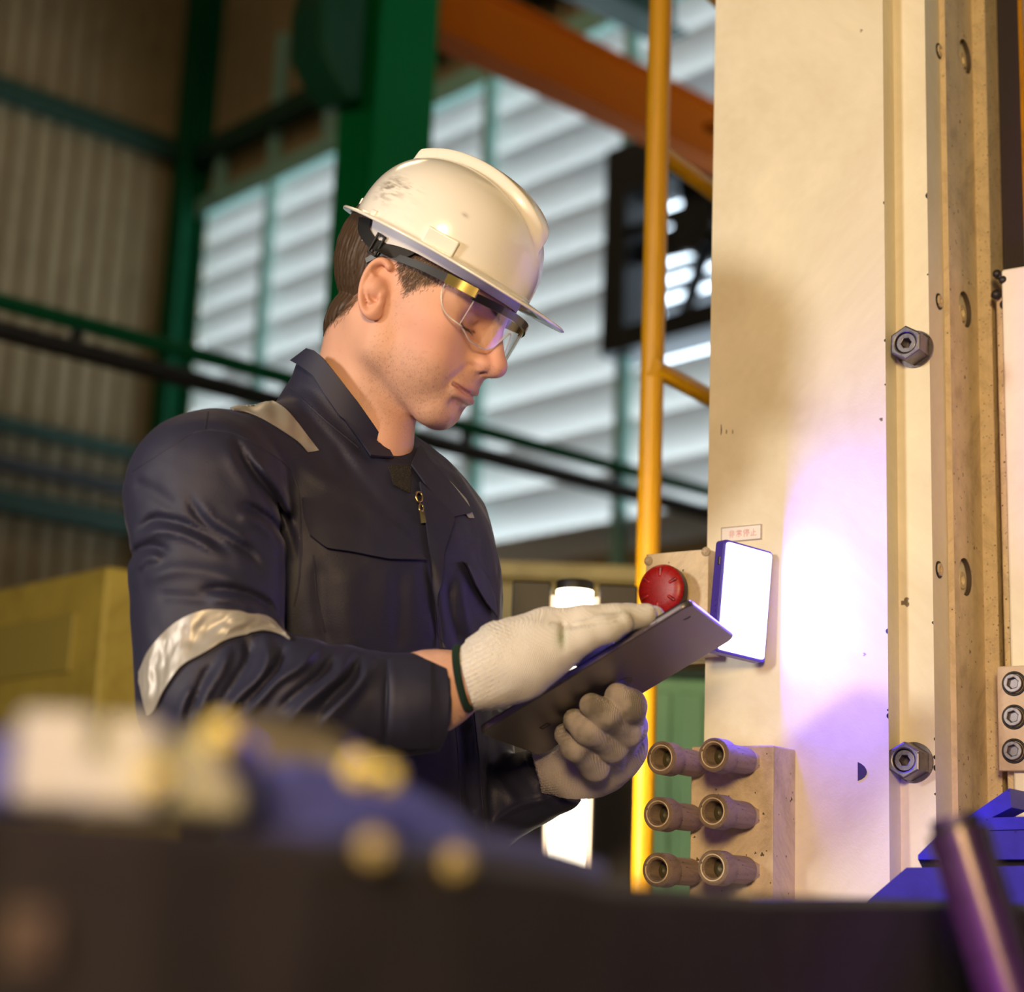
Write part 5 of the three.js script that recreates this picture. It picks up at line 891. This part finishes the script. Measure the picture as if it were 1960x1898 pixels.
// patches sewn on: collar leaves, flaps, tape, cuffs, seams
const onSuit = (x, y, z) => suitD(x, y, z);
const onCollar = (x, y, z) => Math.min(suitD(x, y, z), smax(cone(x, y, z, A.colA, cp(690, 660, 1.875), 0.0800, 0.0600), dotP(colN, cp(700, 735, 1.89), x, y, z), 0.004));
partC(suit, 'collar', patch(onCollar, [[592, 668], [604, 671], [622, 686], [648, 720], [684, 768], [718, 820], [751, 880]], [[568, 694], [584, 702], [607, 719], [625, 752], [648, 789], [682, 846], [704, 881]], 40, 8, 0.0022, 0.0022, (u, v) => 0.004 * v), MS.navy);
partC(suit, 'collar', patch(onSuit, [[800, 855], [822, 890], [862, 932], [900, 982]], [[784, 893], [800, 915], [828, 955], [860, 992]], 20, 6, 0.002, 0.0025), MS.navy);
partC(suit, 'pocket_flap', patch(onSuit, [[577, 954], [632, 946], [648, 966], [695, 975], [737, 993], [790, 1043], [810, 1068]], [[578, 962], [581, 992], [593, 1027], [626, 1051], [674, 1059], [737, 1071], [808, 1073]], 44, 10, 0.0022, 0.0012, (u, v) => 0.0045 * v * v), MS.navy);
partC(suit, 'pocket_flap', patch(onSuit, [[882, 1075], [912, 1082], [932, 1110], [944, 1145]], [[884, 1080], [900, 1118], [922, 1155], [942, 1180]], 20, 6, 0.002, 0.001, (u, v) => 0.004 * v), MS.navy);
partC(suit, 'front_flap', patch(onSuit, [[800, 925], [812, 1000], [820, 1065], [828, 1140], [838, 1240]], [[848, 978], [862, 996], [841, 1055], [836, 1130], [846, 1240]], 30, 6, 0.002, 0.002, (u, v) => 0.004 * v), MS.navy);
partC(suit, 'velcro_patch', patch(onSuit, [[742, 893], [785, 892]], [[752, 930], [783, 945]], 8, 8, 0.0014, 0.001), std({ map: dataTex(128, () => { const k = rnd() < 0.12 ? rr(0.35, 0.6) : rr(0.04, 0.10); return [k, k * 0.9, k * 0.75]; }), roughness: 0.9 }));
partC(suit, 'reflective_tape', patch(onSuit, smooth([[440, 782], [466, 771], [510, 766], [541, 781], [563, 804], [587, 835], [609, 863]], 40), smooth([[446, 787], [472, 790], [505, 804], [541, 826], [570, 846], [589, 866]], 40), 60, 8, 0.0011, 0.0008, (u, v) => 0.0012 * Math.sin(u * 23) * Math.sin(v * 3.1)), MS.tape);
partC(suit, 'reflective_tape', patch(onSuit, smooth([[272, 1287], [292, 1243], [328, 1201], [364, 1178], [409, 1167], [504, 1181], [533, 1207], [556, 1227]], 60), smooth([[288, 1367], [298, 1361], [318, 1322], [351, 1276], [390, 1253], [422, 1233], [455, 1220], [498, 1211], [530, 1217], [556, 1230]], 60), 130, 22, 0.0011, 0.0010, (u, v) => 0.0022 + 0.0014 * Math.sin(u * 19 + v * 3) * Math.sin(v * 3.1) + 0.0014 * noise3(u * 9, v * 2.2 + u * 5, 3) * Math.sin(v * 3.1) + 0.0012 * noise3(u * 24, v * 5 + u * 9, 8) * Math.sin(v * 3.1)), MS.tape);
partC(suit, 'reflective_tape', patch(onSuit, [[824, 896], [861, 923], [892, 957], [906, 992]], [[822, 902], [848, 935], [878, 968], [896, 992]], 16, 4, 0.001, 0.0006), MS.tape);
partC(suit, 'cuff', patch(onSuit, [[740, 1264], [790, 1266], [824, 1268]], [[735, 1430], [785, 1430], [824, 1428]], 20, 14, 0.0016, 0.0004), MS.navy);
for (const s of [[[253, 902], [311, 864], [368, 828], [399, 822], [439, 826], [488, 848], [532, 877], [558, 899], [572, 939], [575, 983], [577, 1050], [572, 1116], [563, 1160]], [[398, 788], [392, 822]], [[555, 742], [624, 805], [686, 856]], [[600, 1062], [606, 1140], [622, 1210]], [[577, 953], [632, 945], [648, 965], [695, 974], [737, 992], [790, 1042], [810, 1067]], [[848, 977], [863, 995], [842, 1055], [837, 1130], [846, 1240]], [[868, 1345], [876, 1440], [884, 1590]], [[905, 1340], [916, 1440], [928, 1590]]]) { const g = seam(onSuit, s, 0.0011, 40, -0.0003); partC(suit, 'seam', g, MS.navy); }
{ // zip pull
  const a = march(onSuit, 796, 962), f = (px, py, o = 0.006) => { const h = march(onSuit, px, py); return h.p.addScaledVector(h.n, o); };
  const z = partC(suit, 'zip_pull', merge([new THREE.TubeGeometry(new THREE.CatmullRomCurve3([f(793, 946), f(800, 950), f(801, 962), f(794, 964), f(790, 954)], true), 30, 0.0011, 8, true), new THREE.TubeGeometry(new THREE.CatmullRomCurve3([f(797, 968), f(803, 972), f(803, 981), f(797, 981)], true), 24, 0.0009, 8, true)]), M.brass);
  const strip = patch(onSuit, [[797, 982], [798, 990], [800, 1004]], [[806, 982], [807, 990], [809, 1003]], 8, 2, 0.0012, 0.0050); partC(suit, 'zip_tab', strip, M.brass);
}
// ---------------------------------------------------------------- skin below the sleeves and the hidden trunk, one mesh with the head
const wristD = (x, y, z) => smin(cone(x, y, z, cp(560, 1345, 1.66), cp(835, 1321, 1.69), 0.040, rp(71, 1.69)), cone(x, y, z, cp(835, 1321, 1.69), cp(915, 1294, 1.695), rp(71, 1.69), rp(44, 1.695)), 0.02) + 0.0006 * noise3(x * 90, y * 90, z * 90);
const armCol = (x, y, z, nx, ny, nz, o) => { const n1 = fbm(x * 60, y * 60, z * 60, 3); o[0] = 0.70 + n1 * 0.06; o[1] = 0.42 + n1 * 0.05; o[2] = 0.32 + n1 * 0.04; };
const armG = surfaceNets(wristD, [-0.26, -0.32, -1.80], [0.02, -0.12, -1.58], 0.0032, { color: armCol });
const coreG = surfaceNets((x, y, z) => Math.max(smin(Math.min(oell(x, y, z, A.chest, 0.09, 0.14, 0.15), oell(x, y, z, A.belly, 0.09, 0.27, 0.13)), cone(x, y, z, A.neckL, cp(672, 870, 1.90), 0.05, 0.05), 0.03)), [-0.35, -0.55, -2.12], [0.05, 0.06, -1.68], 0.012, { color: armCol });
const skin = partC(man, 'body', mergeGeometries([headGeo, armG, coreG]), MS.skin);
{ // hairs on the forearm
  const hp = armG.attributes.position, hn = armG.attributes.normal, pos = [], nor = [], idx = []; for (let k = 0; k < 900; k++) { const i = Math.floor(rnd() * hp.count), p = V(0, 0, 0).fromBufferAttribute(hp, i), n = V(0, 0, 0).fromBufferAttribute(hn, i); const px = p.x / -p.z * FPX + IW / 2; if (px < 828 || px > 908) continue; const d = V(rr(0.3, 1), rr(-0.8, 0.3), 0).addScaledVector(n, 0.7).normalize(), s = d.clone().cross(n).normalize().multiplyScalar(0.00012), e = p.clone().addScaledVector(d, rr(0.003, 0.008)), b = pos.length / 3; pos.push(p.x + s.x, p.y + s.y, p.z + s.z, p.x - s.x, p.y - s.y, p.z - s.z, e.x, e.y, e.z); for (let q = 0; q < 3; q++) nor.push(n.x, n.y, n.z); idx.push(b, b + 2, b + 1); }
  const g = new THREE.BufferGeometry(); g.setAttribute('position', new THREE.Float32BufferAttribute(pos, 3)); g.setAttribute('normal', new THREE.Float32BufferAttribute(nor, 3)); g.setIndex(idx); partC(man, 'arm_hair', g, std({ color: lin(0.10, 0.05, 0.025) })).userData.kind = 'stuff';
}
// ---------------------------------------------------------------- tablet
const TB = (() => { const a = V(-0.0327, -0.2376, -1.7218), b = V(0.1748, -0.1045, -1.6767), c = V(0.2379, -0.1501, -1.8325); const ex = b.clone().sub(a).normalize(); let ey = c.clone().sub(b); ey.addScaledVector(ex, -ey.dot(ex)); const h = ey.length(); ey.normalize(); const ez = ex.clone().cross(ey).normalize(); return { a, b, ex, ey, ez, w: b.clone().sub(a).length(), h }; })();
// ez: which way does the back look? it must face the camera
const backSign = TB.ez.dot(TB.a.clone().negate()) > 0 ? 1 : -1;
const tabDepth = (px, py, off = 0) => { const d = camPt(px, py, 1), n = TB.ez.clone().multiplyScalar(backSign); return (TB.a.dot(n) + off) / d.dot(n); };   // depth of the back's plane, off metres towards the eye
{
  const n = TB.ez.clone().multiplyScalar(backSign), cen = TB.a.clone().addScaledVector(TB.ex, TB.w / 2).addScaledVector(TB.ey, TB.h / 2);
  const T = new THREE.Matrix4().makeBasis(TB.ex, n.clone().cross(TB.ex), n).setPosition(cen).premultiply(CM);
  const t = new THREE.Group(); t.name = 'tablet'; scene.add(t); T.decompose(t.position, t.quaternion, t.scale); t.updateMatrixWorld(true); tag(t, 'dark grey tablet computer seen from behind, held in the man\'s gloved hands', 'tablet');
  const W = TB.w, H = TB.h, th = 0.0066, rs = (w, h, r, d, bv) => { const s = new THREE.Shape(), x = w / 2, y = h / 2; s.moveTo(-x + r, -y); s.lineTo(x - r, -y); s.absarc(x - r, -y + r, r, -Math.PI / 2, 0); s.lineTo(x, y - r); s.absarc(x - r, y - r, r, 0, Math.PI / 2); s.lineTo(-x + r, y); s.absarc(-x + r, y - r, r, Math.PI / 2, Math.PI); s.lineTo(-x, -y + r); s.absarc(-x + r, -y + r, r, Math.PI, Math.PI * 1.5); return metreUV(new THREE.ExtrudeGeometry(s, { depth: d - 2 * bv, bevelEnabled: bv > 0, bevelSize: bv, bevelThickness: bv, bevelOffset: -bv, bevelSegments: 4, curveSegments: 12 }).translate(0, 0, -d + bv)); };
  const al = std({ color: lin(0.16, 0.145, 0.15), metalness: 0.75, roughness: 0.38 });
  part(t, 'tablet_back', rs(W, H, 0.0115, th, 0.0022), al);
  part(t, 'tablet_screen', rs(W - 0.003, H - 0.003, 0.010, 0.0008, 0).translate(0, 0, -th - 0.0001), phy({ color: lin(0.01, 0.01, 0.013), roughness: 0.08, clearcoat: 1 }));
  const yTop = (TB.ey.dot(n.clone().cross(TB.ex)) > 0 ? -1 : 1) * (H / 2);      // the edge nearest the camera
  const edge = (x0, x1) => new RoundedBoxGeometry(Math.abs(x1 - x0), 0.0012, 0.0026, 2, 0.0005).translate((x0 + x1) / 2, yTop + Math.sign(yTop) * 0.0002, -th / 2);
  part(t, 'volume_button', edge(W * 0.30, W * 0.345), al); part(t, 'volume_button', edge(W * 0.235, W * 0.285), al); part(t, 'power_button', edge(-W * 0.43, -W * 0.37), al);
  const disc = (px, py, r, g, mat, name) => { const d = tabDepth(px, py), p = camPt(px, py, d).applyMatrix4(CM).applyMatrix4(t.matrixWorld.clone().invert()); part(t, name, g.translate(p.x, p.y, 0.0001), mat); };
  disc(1184, 1312, 0, new THREE.CylinderGeometry(0.0165, 0.0165, 0.0006, 36).rotateX(Math.PI / 2), std({ color: lin(0.012, 0.012, 0.014), roughness: 0.2 }), 'back_badge');
  const mk = std({ color: lin(0.02, 0.018, 0.02) }), fr = (s, w) => merge([box(-s, s, s - w, s, -0.0002, 0.0004), box(-s, s, -s, -s + w, -0.0002, 0.0004), box(-s, -s + w, -s, s, -0.0002, 0.0004), box(s - w, s, -s, s, -0.0002, 0.0004)]);
  disc(1043, 1389, 0, fr(0.0050, 0.0007), mk, 'back_mark');
  disc(1315, 1181, 0, new THREE.TorusGeometry(0.004, 0.0005, 6, 20, 2.2).rotateZ(3.3), mk, 'back_mark');
}
// ---------------------------------------------------------------- work gloves of knitted cotton
const knit = dataTex(128, (u, v) => { const a = 0.5 + 0.5 * Math.sin(u * 6.2832 * 16 + 0.9 * Math.sin(v * 6.2832 * 16)), b = 0.5 + 0.5 * Math.sin(v * 6.2832 * 16); const k = Math.pow(a, 0.7) * (0.55 + 0.45 * b); return [k, k, k]; }, false);
const knitB = (r) => { const t = knit.clone(); t.repeat.set(r, r); t.needsUpdate = true; return t; };
MS.glove = phy({ vertexColors: true, roughness: 0.92, sheen: 0.4, sheenRoughness: 0.6, bumpMap: knitB(34), bumpScale: 0.0011 });
MS.rim = std({ color: lin(0.008, 0.06, 0.035), roughness: 0.9, bumpMap: knitB(60), bumpScale: 0.0008 });
function chain(list, x, y, z, k) { let d = 1e9; for (let i = 0; i < list.length - 1; i++) { const a = list[i], b = list[i + 1]; d = smin(d, cone(x, y, z, a.p, b.p, a.r, b.r), k); } return d; }
const node = (px, py, d, r) => ({ p: cp(px, py, d), r: rp(r, d) });
// right hand, above the near edge of the tablet, the edge of the hand towards the camera
const R0 = 1.672;
const RH = {
  palm: [node(897, 1297, R0, 56), node(960, 1272, R0 + 0.004, 66), node(1022, 1243, R0 + 0.006, 64)],
  palm2: [node(960, 1262, R0 + 0.03, 58), node(1040, 1222, R0 + 0.035, 46)],
  heel: [node(935, 1300, R0 - 0.004, 46), node(1010, 1275, R0 - 0.006, 44), node(1068, 1245, R0 - 0.004, 37)],
  little: [node(1055, 1240, R0 - 0.004, 38), node(1110, 1222, R0 - 0.003, 31), node(1160, 1203, R0, 27.5), node(1191, 1192, R0 + 0.003, 21)],
  ring: [node(1050, 1205, R0 + 0.016, 40), node(1120, 1190, R0 + 0.016, 33), node(1185, 1183, R0 + 0.018, 28), node(1236, 1177, R0 + 0.022, 22)],
  middle: [node(1050, 1200, R0 + 0.034, 38), node(1130, 1190, R0 + 0.036, 31), node(1200, 1184, R0 + 0.038, 27), node(1252, 1179, R0 + 0.040, 19)],
  index: [node(1050, 1205, R0 + 0.052, 36), node(1120, 1198, R0 + 0.055, 30), node(1180, 1196, R0 + 0.058, 26), node(1225, 1196, R0 + 0.060, 19)],
  thumb: [node(985, 1265, R0 + 0.050, 40), node(1050, 1255, R0 + 0.070, 30), node(1120, 1245, R0 + 0.080, 25), node(1160, 1236, R0 + 0.084, 18)],
};
function gloveR(x, y, z) {
  let d = smin(chain(RH.palm, x, y, z, 0.02), chain(RH.palm2, x, y, z, 0.02), 0.03);
  d = smin(d, chain(RH.heel, x, y, z, 0.015), 0.02);
  let f = Math.min(chain(RH.little, x, y, z, 0.006), 1e9); f = smin(f, chain(RH.ring, x, y, z, 0.006), 0.0035); f = smin(f, chain(RH.middle, x, y, z, 0.006), 0.0035); f = smin(f, chain(RH.index, x, y, z, 0.006), 0.0035);
  d = smin(d, f, 0.010); d = smin(d, chain(RH.thumb, x, y, z, 0.008), 0.012);
  const t = -z, px = x / t * FPX + IW / 2, py = IH / 2 - y / t * FPX;
  if (t < R0 + 0.03) { // crease at the root of the little finger, between it and the ring finger, and cuff ribs
    d += 0.0036 * Math.exp(-(((px - 1078 - (py - 1205) * 0.05) / 7) ** 2) - ((py - 1214) / 24) ** 2);
    d += 0.0032 * Math.exp(-(((py - (1200 - (px - 1090) * 0.17)) / 5) ** 2)) * sstep(1075, 1100, px) * sstep(1200, 1180, px);
  }
  d += 0.0012 * noise3(x * 55, y * 55, z * 55) + 0.0010 * Math.sin((y * 0.94 + x * 0.33) * 2100) * sstep(1010, 930, px);
  d = Math.max(d, (888 + (py - 1297) * 0.30 - px) * t / FPX);      // the cuff's end
  return d;
}
const cotton = (x, y, z, nx, ny, nz, o) => { const n = fbm(x * 40 + 7, y * 40, z * 40, 3); let r = 0.86 + n * 0.05, g = 0.83 + n * 0.06, b = 0.77 + n * 0.07; const t = -z, px = x / t * FPX + IW / 2, py = IH / 2 - y / t * FPX;
  const s = Math.exp(-(((px - 1074) / 12) ** 2) - ((py - 1222) / 20) ** 2) * 0.55; r = mix(r, 0.30, s); g = mix(g, 0.40, s); b = mix(b, 0.26, s);
  const grime = clamp(sstep(1100, 1230, px) * (0.35 + 0.5 * n), 0, 0.6); r = mix(r, 0.46, grime); g = mix(g, 0.42, grime); b = mix(b, 0.28, grime); o[0] = r; o[1] = g; o[2] = b; };
const gR = partC(man, 'glove', surfaceNets(gloveR, [-0.06, -0.23, -1.82], [0.165, -0.09, -1.62], 0.0019 * FAST, { color: cotton, uv: (x, y, z) => [x * 0.94 - y * 0.33, y * 0.8 + x * 0.3 + z * 0.5] }), MS.glove, 'white knitted cotton glove with a dark green hem on the right hand');
{ // green hem round the wrist
  const a = cp(886, 1297, R0), n = V(0.97, 0.21, 0.1).normalize(), pts = []; for (let i = 0; i < 36; i++) { const q = i / 36 * Math.PI * 2, u = V(0, 1, 0).addScaledVector(n, -n.y).normalize(), w = n.clone().cross(u); const dir = u.clone().multiplyScalar(Math.cos(q)).addScaledVector(w, Math.sin(q)); let r = 0.005; for (let k = 0; k < 60; k++) { const p = V(...a).addScaledVector(dir, r), dd = chain(RH.palm, p.x, p.y, p.z, 0.02); if (dd > -0.0002) break; r += Math.max(0.0004, -dd * 0.8); } pts.push(V(...a).addScaledVector(dir, r + 0.0015)); }
  partC(gR, 'glove_hem', new THREE.TubeGeometry(new THREE.CatmullRomCurve3(pts, true), 120, 0.0040, 10, true), MS.rim);
}
// left hand, curled round the far edge, finger tips on the back of the tablet
const tip = (px, py, r) => node(px, py, tabDepth(px, py, rp(r, 1.8) + 0.0005), r);
const LH = {
  palm: [node(995, 1466, 1.945, 36), node(1045, 1472, 1.925, 41), node(1105, 1478, 1.895, 52), node(1160, 1462, 1.88, 46)],
  back: [node(1150, 1468, 1.885, 40), node(1195, 1432, 1.87, 36), node(1205, 1385, 1.865, 32)],
  index: [tip(1183, 1333, 27), node(1206, 1350, 1.775, 29), node(1208, 1392, 1.825, 30), node(1196, 1420, 1.865, 32)],
  middle: [tip(1132, 1349, 24), node(1158, 1366, 1.765, 27), node(1198, 1398, 1.80, 29), node(1190, 1432, 1.855, 32)],
  ring: [tip(1100, 1378, 23), node(1124, 1397, 1.77, 26.5), node(1172, 1428, 1.805, 28), node(1170, 1455, 1.86, 32)],
  little: [tip(1081, 1405, 21), node(1101, 1430, 1.785, 24.5), node(1138, 1466, 1.82, 27), node(1140, 1474, 1.865, 30)],
  thumb: [node(1105, 1455, 1.925, 34), node(1150, 1410, 1.925, 28), node(1180, 1360, 1.90, 24), node(1175, 1330, 1.875, 18)],
};
function gloveL(x, y, z) {
  let d = smin(chain(LH.palm, x, y, z, 0.02), chain(LH.back, x, y, z, 0.02), 0.02);
  let f = smin(chain(LH.index, x, y, z, 0.008), chain(LH.middle, x, y, z, 0.008), 0.0030); f = smin(f, chain(LH.ring, x, y, z, 0.008), 0.0030); f = smin(f, chain(LH.little, x, y, z, 0.008), 0.0030);
  d = smin(d, f, 0.007); d = smin(d, chain(LH.thumb, x, y, z, 0.008), 0.01);
  { const t = -z, px = x / t * FPX + IW / 2, py = IH / 2 - y / t * FPX; d = smax(d, (1019 + (py - 1448) * 0.25 - px) * t / FPX, 0.003); }
  return d + 0.0010 * noise3(x * 60, y * 60, z * 60) + 0.0008 * Math.sin((y * 0.9 - x * 0.4) * 2100) * sstep(0.075, 0.045, x) ;
}
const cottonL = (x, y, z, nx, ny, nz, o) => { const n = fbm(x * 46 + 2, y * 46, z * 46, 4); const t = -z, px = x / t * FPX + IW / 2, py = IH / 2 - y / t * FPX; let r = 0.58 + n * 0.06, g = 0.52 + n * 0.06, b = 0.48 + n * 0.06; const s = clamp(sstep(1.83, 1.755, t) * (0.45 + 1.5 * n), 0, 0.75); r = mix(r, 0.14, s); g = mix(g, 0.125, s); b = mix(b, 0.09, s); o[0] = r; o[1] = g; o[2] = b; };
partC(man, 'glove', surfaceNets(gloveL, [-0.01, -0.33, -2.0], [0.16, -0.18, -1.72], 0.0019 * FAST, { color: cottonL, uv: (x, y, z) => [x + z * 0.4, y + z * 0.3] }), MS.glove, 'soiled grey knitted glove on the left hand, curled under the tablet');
// ---------------------------------------------------------------- out of focus in front
{
  const fgp = (px, py, d) => worldPt(px, py, d);
  const dk = std({ map: worn([0.165, 0.15, 0.185], [0.095, 0.085, 0.11], 0.9, { rep: 2, specks: 40 }), roughness: 0.5 });
  const top = [[-200, 1524, 0.44], [0, 1540, 0.47], [300, 1566, 0.50], [600, 1596, 0.54], [900, 1624, 0.61], [1100, 1664, 0.70], [1160, 1684, 0.73], [1450, 1712, 0.95], [1800, 1722, 1.24], [2100, 1735, 1.36]];
  const base = fgp(900, 1700, 0.8).setY(0), b = thing('machine_bed', 'big dark machine bed blurred across the bottom of the picture', 'machine', base);
  const away = V(-Math.sin(YAW), 0, -Math.cos(YAW)); const P = top.map(([a, c, d]) => fgp(a, c, d));
  const mkWall = (front, depth) => { const pos = [], idx = [], n = front.length; for (const p of front) { const q = p.clone().addScaledVector(away, depth); pos.push(p.x, 0, p.z, p.x, p.y - 0.006, p.z, p.x + away.x * 0.006, p.y, p.z + away.z * 0.006, q.x, q.y, q.z, q.x, 0, q.z); } for (let i = 0; i < n - 1; i++) for (let k = 0; k < 4; k++) { const a = i * 5 + k, c = a + 5; idx.push(a, c, c + 1, a, c + 1, a + 1); } for (const s of [0, n - 1]) { const a = s * 5; idx.push(a, a + 1, a + 2, a, a + 2, a + 3, a, a + 3, a + 4); } const g = new THREE.BufferGeometry(); g.setAttribute('position', new THREE.Float32BufferAttribute(pos, 3)); g.setIndex(idx); const h = g.toNonIndexed(); h.computeVertexNormals(); return metreUV(h); };
  partW(b, 'bed_casting', mkWall(P, 0.05), dk);
  partW(b, 'bed_label', box(-0.012, 0.012, -0.008, 0.008, -0.001, 0.001, 0.0008).rotateY(YAW).translate(...fgp(15, 1790, 0.466).toArray()), std({ color: lin(0.03, 0.012, 0.006) }));
  // blue casting behind its edge
  const bl = std({ map: worn([0.27, 0.29, 0.62], [0.14, 0.15, 0.30], 0.6, { rep: 3 }), roughness: 0.5 });
  const c = thing('blue_casting', 'blurred blue machine casting behind the dark bed, carrying yellow plugs', 'machine', fgp(760, 1700, 0.9).setY(0));
  const s = (pts, dd, mat, name) => partW(c, name, mkWall(pts.map(([a, e, d]) => fgp(a, e, d)), dd), mat);
  s([[470, 1470, 0.66], [560, 1452, 0.67], [720, 1478, 0.69], [800, 1510, 0.70], [880, 1556, 0.71], [910, 1592, 0.715]], 0.05, bl, 'upper_casting');
  s([[470, 1590, 0.62], [620, 1560, 0.63], [900, 1586, 0.685], [1040, 1612, 0.76], [1160, 1652, 0.82]], 0.02, bl, 'lower_casting');
  const hp = thing('motor_hump', 'blurred olive grey rounded cover in front of the sleeve cuff', 'cover', fgp(520, 1560, 0.72).setY(fgp(520, 1480, 0.72).y));
  const og = std({ color: lin(0.085, 0.075, 0.05), roughness: 0.5 });
  const hpts = [[345, 1480, 0.70], [365, 1392, 0.70], [410, 1362, 0.70], [520, 1366, 0.705], [620, 1386, 0.71], [665, 1412, 0.71], [690, 1470, 0.71]].map(([a, e, d]) => fgp(a, e, d)); const fl = fgp(520, 1500, 0.70).y;
  { const pos = [], idx = [], n = hpts.length; for (const p of hpts) { const q = p.clone().addScaledVector(away, 0.07); pos.push(p.x, fl, p.z, p.x, p.y - 0.008, p.z, p.x + away.x * 0.008, p.y, p.z + away.z * 0.008, q.x, q.y, q.z, q.x, fl, q.z); } for (let i = 0; i < n - 1; i++) for (let k = 0; k < 4; k++) { const a = i * 5 + k, d = a + 5; idx.push(a, d, d + 1, a, d + 1, a + 1); } const g = new THREE.BufferGeometry(); g.setAttribute('position', new THREE.Float32BufferAttribute(pos, 3)); g.setIndex(idx); const h = g.toNonIndexed(); h.computeVertexNormals(); partW(hp, 'cover_shell', metreUV(h), og); }
  // white fittings
  const wh = std({ color: lin(0.36, 0.37, 0.35), roughness: 0.45 }), gy = std({ color: lin(0.17, 0.17, 0.13), roughness: 0.4 });
  const w = thing('white_fitting', 'blurred whitish fittings block at the lower left edge', 'fitting', fgp(190, 1540, 0.57).setY(fgp(190, 1560, 0.57).y));
  const blk = (x0, x1, y0, y1, d, dep, mat, name) => { const a = fgp(x0, y1, d), e = fgp(x1, y0, d), wd = Math.hypot(e.x - a.x, e.z - a.z), g = new RoundedBoxGeometry(wd, Math.abs(e.y - a.y), dep, 3, 0.004); metreUV(g); g.rotateY(YAW).translate((a.x + e.x) / 2 + away.x * dep / 2, (a.y + e.y) / 2, (a.z + e.z) / 2 + away.z * dep / 2); return partW(w, name, g, mat); };
  blk(25, 175, 1358, 1540, 0.57, 0.05, wh, 'fitting_block'); blk(180, 300, 1372, 1545, 0.58, 0.05, wh, 'fitting_block'); blk(140, 300, 1452, 1548, 0.53, 0.03, wh, 'fitting_foot'); blk(300, 470, 1400, 1560, 0.60, 0.05, gy, 'fitting_block'); blk(-80, 20, 1400, 1540, 0.57, 0.05, bl, 'fitting_cover');
  // yellow plugs
  const ye = std({ color: lin(0.72, 0.60, 0.10), roughness: 0.35 }); let first = true;
  for (const [px, py, d, r, lab] of [[296, 1490, 0.515, 0.0050, 'yellow plug in front of the white fittings at the lower left'], [425, 1405, 0.575, 0.0058, 'pale yellow plug above the grey block left of the olive cover'], [688, 1474, 0.60, 0.0058, 'bright yellow plug on the blue casting below the cuff, left one of a pair'], [738, 1488, 0.62, 0.0055, 'paler yellow plug on the blue casting, right one of a pair'], [716, 1625, 0.555, 0.0055, 'dull brass plug low on the dark bed under the blue casting'], [872, 1652, 0.60, 0.0055, 'pale brass plug on the rim of the dark bed, rightmost of the plugs']]) {
    const p = fgp(px, py, d), k = thing('round_plug', lab, 'plug', p, YAW, 'round plugs on the blurred machine in front'); const m = px > 700 && py > 1550 ? std({ color: lin(0.36, 0.29, 0.10), roughness: 0.4 }) : ye;
    part(k, 'plug_head', lathe([[0, 0.006], [r * 0.6, 0.0055], [r * 0.95, 0.003], [r, 0], [r, -0.004], [r * 0.8, -0.006], [r * 0.5, -0.006], [r * 0.5, -0.03], [0, -0.03]], 28).rotateX(Math.PI / 2), m); part(k, 'plug_socket', new THREE.CylinderGeometry(r * 0.3, r * 0.3, 0.001, 6).rotateX(Math.PI / 2).translate(0, 0, 0.0062), M.black);
  }
  // threaded steel handle at the lower right
  const a = fgp(1833, 1590, 1.08), e = fgp(1958, 1990, 1.04), dir = a.clone().sub(e), L = dir.length(), hd = new THREE.Group(); hd.name = 'steel_handle'; scene.add(hd); hd.position.copy(e); hd.quaternion.setFromUnitVectors(V(0, 1, 0), dir.clone().normalize()); hd.updateMatrixWorld(true); tag(hd, 'dark steel handle with turned grooves sticking up at the lower right corner', 'handle');
  const r = 0.0192, segs = []; for (let y = -0.02; y < L - 0.014; y += 0.036) { const h = Math.min(0.036, L - 0.013 - y); segs.push(new THREE.CylinderGeometry(r, r, h - 0.002, 48).translate(0, y + h / 2, 0), new THREE.CylinderGeometry(r * 0.96, r * 0.96, 0.0024, 48).translate(0, y + h, 0)); }
  segs.push(new THREE.CylinderGeometry(r * 1.03, r * 1.03, 0.012, 48).translate(0, L - 0.006, 0));
  part(hd, 'handle_grip', merge(segs), std({ color: lin(0.085, 0.07, 0.062), metalness: 0.85, roughness: 0.27 })); part(hd, 'handle_nut', new THREE.CylinderGeometry(r * 0.8, r * 0.8, 0.01, 6).translate(0, L + 0.004, 0), M.darkSteel);
  partW(hd, 'handle_foot', rod(e.clone().setY(0), e.clone(), 0.013, 16), M.darkSteel);
}
renderer.render(scene, camera);
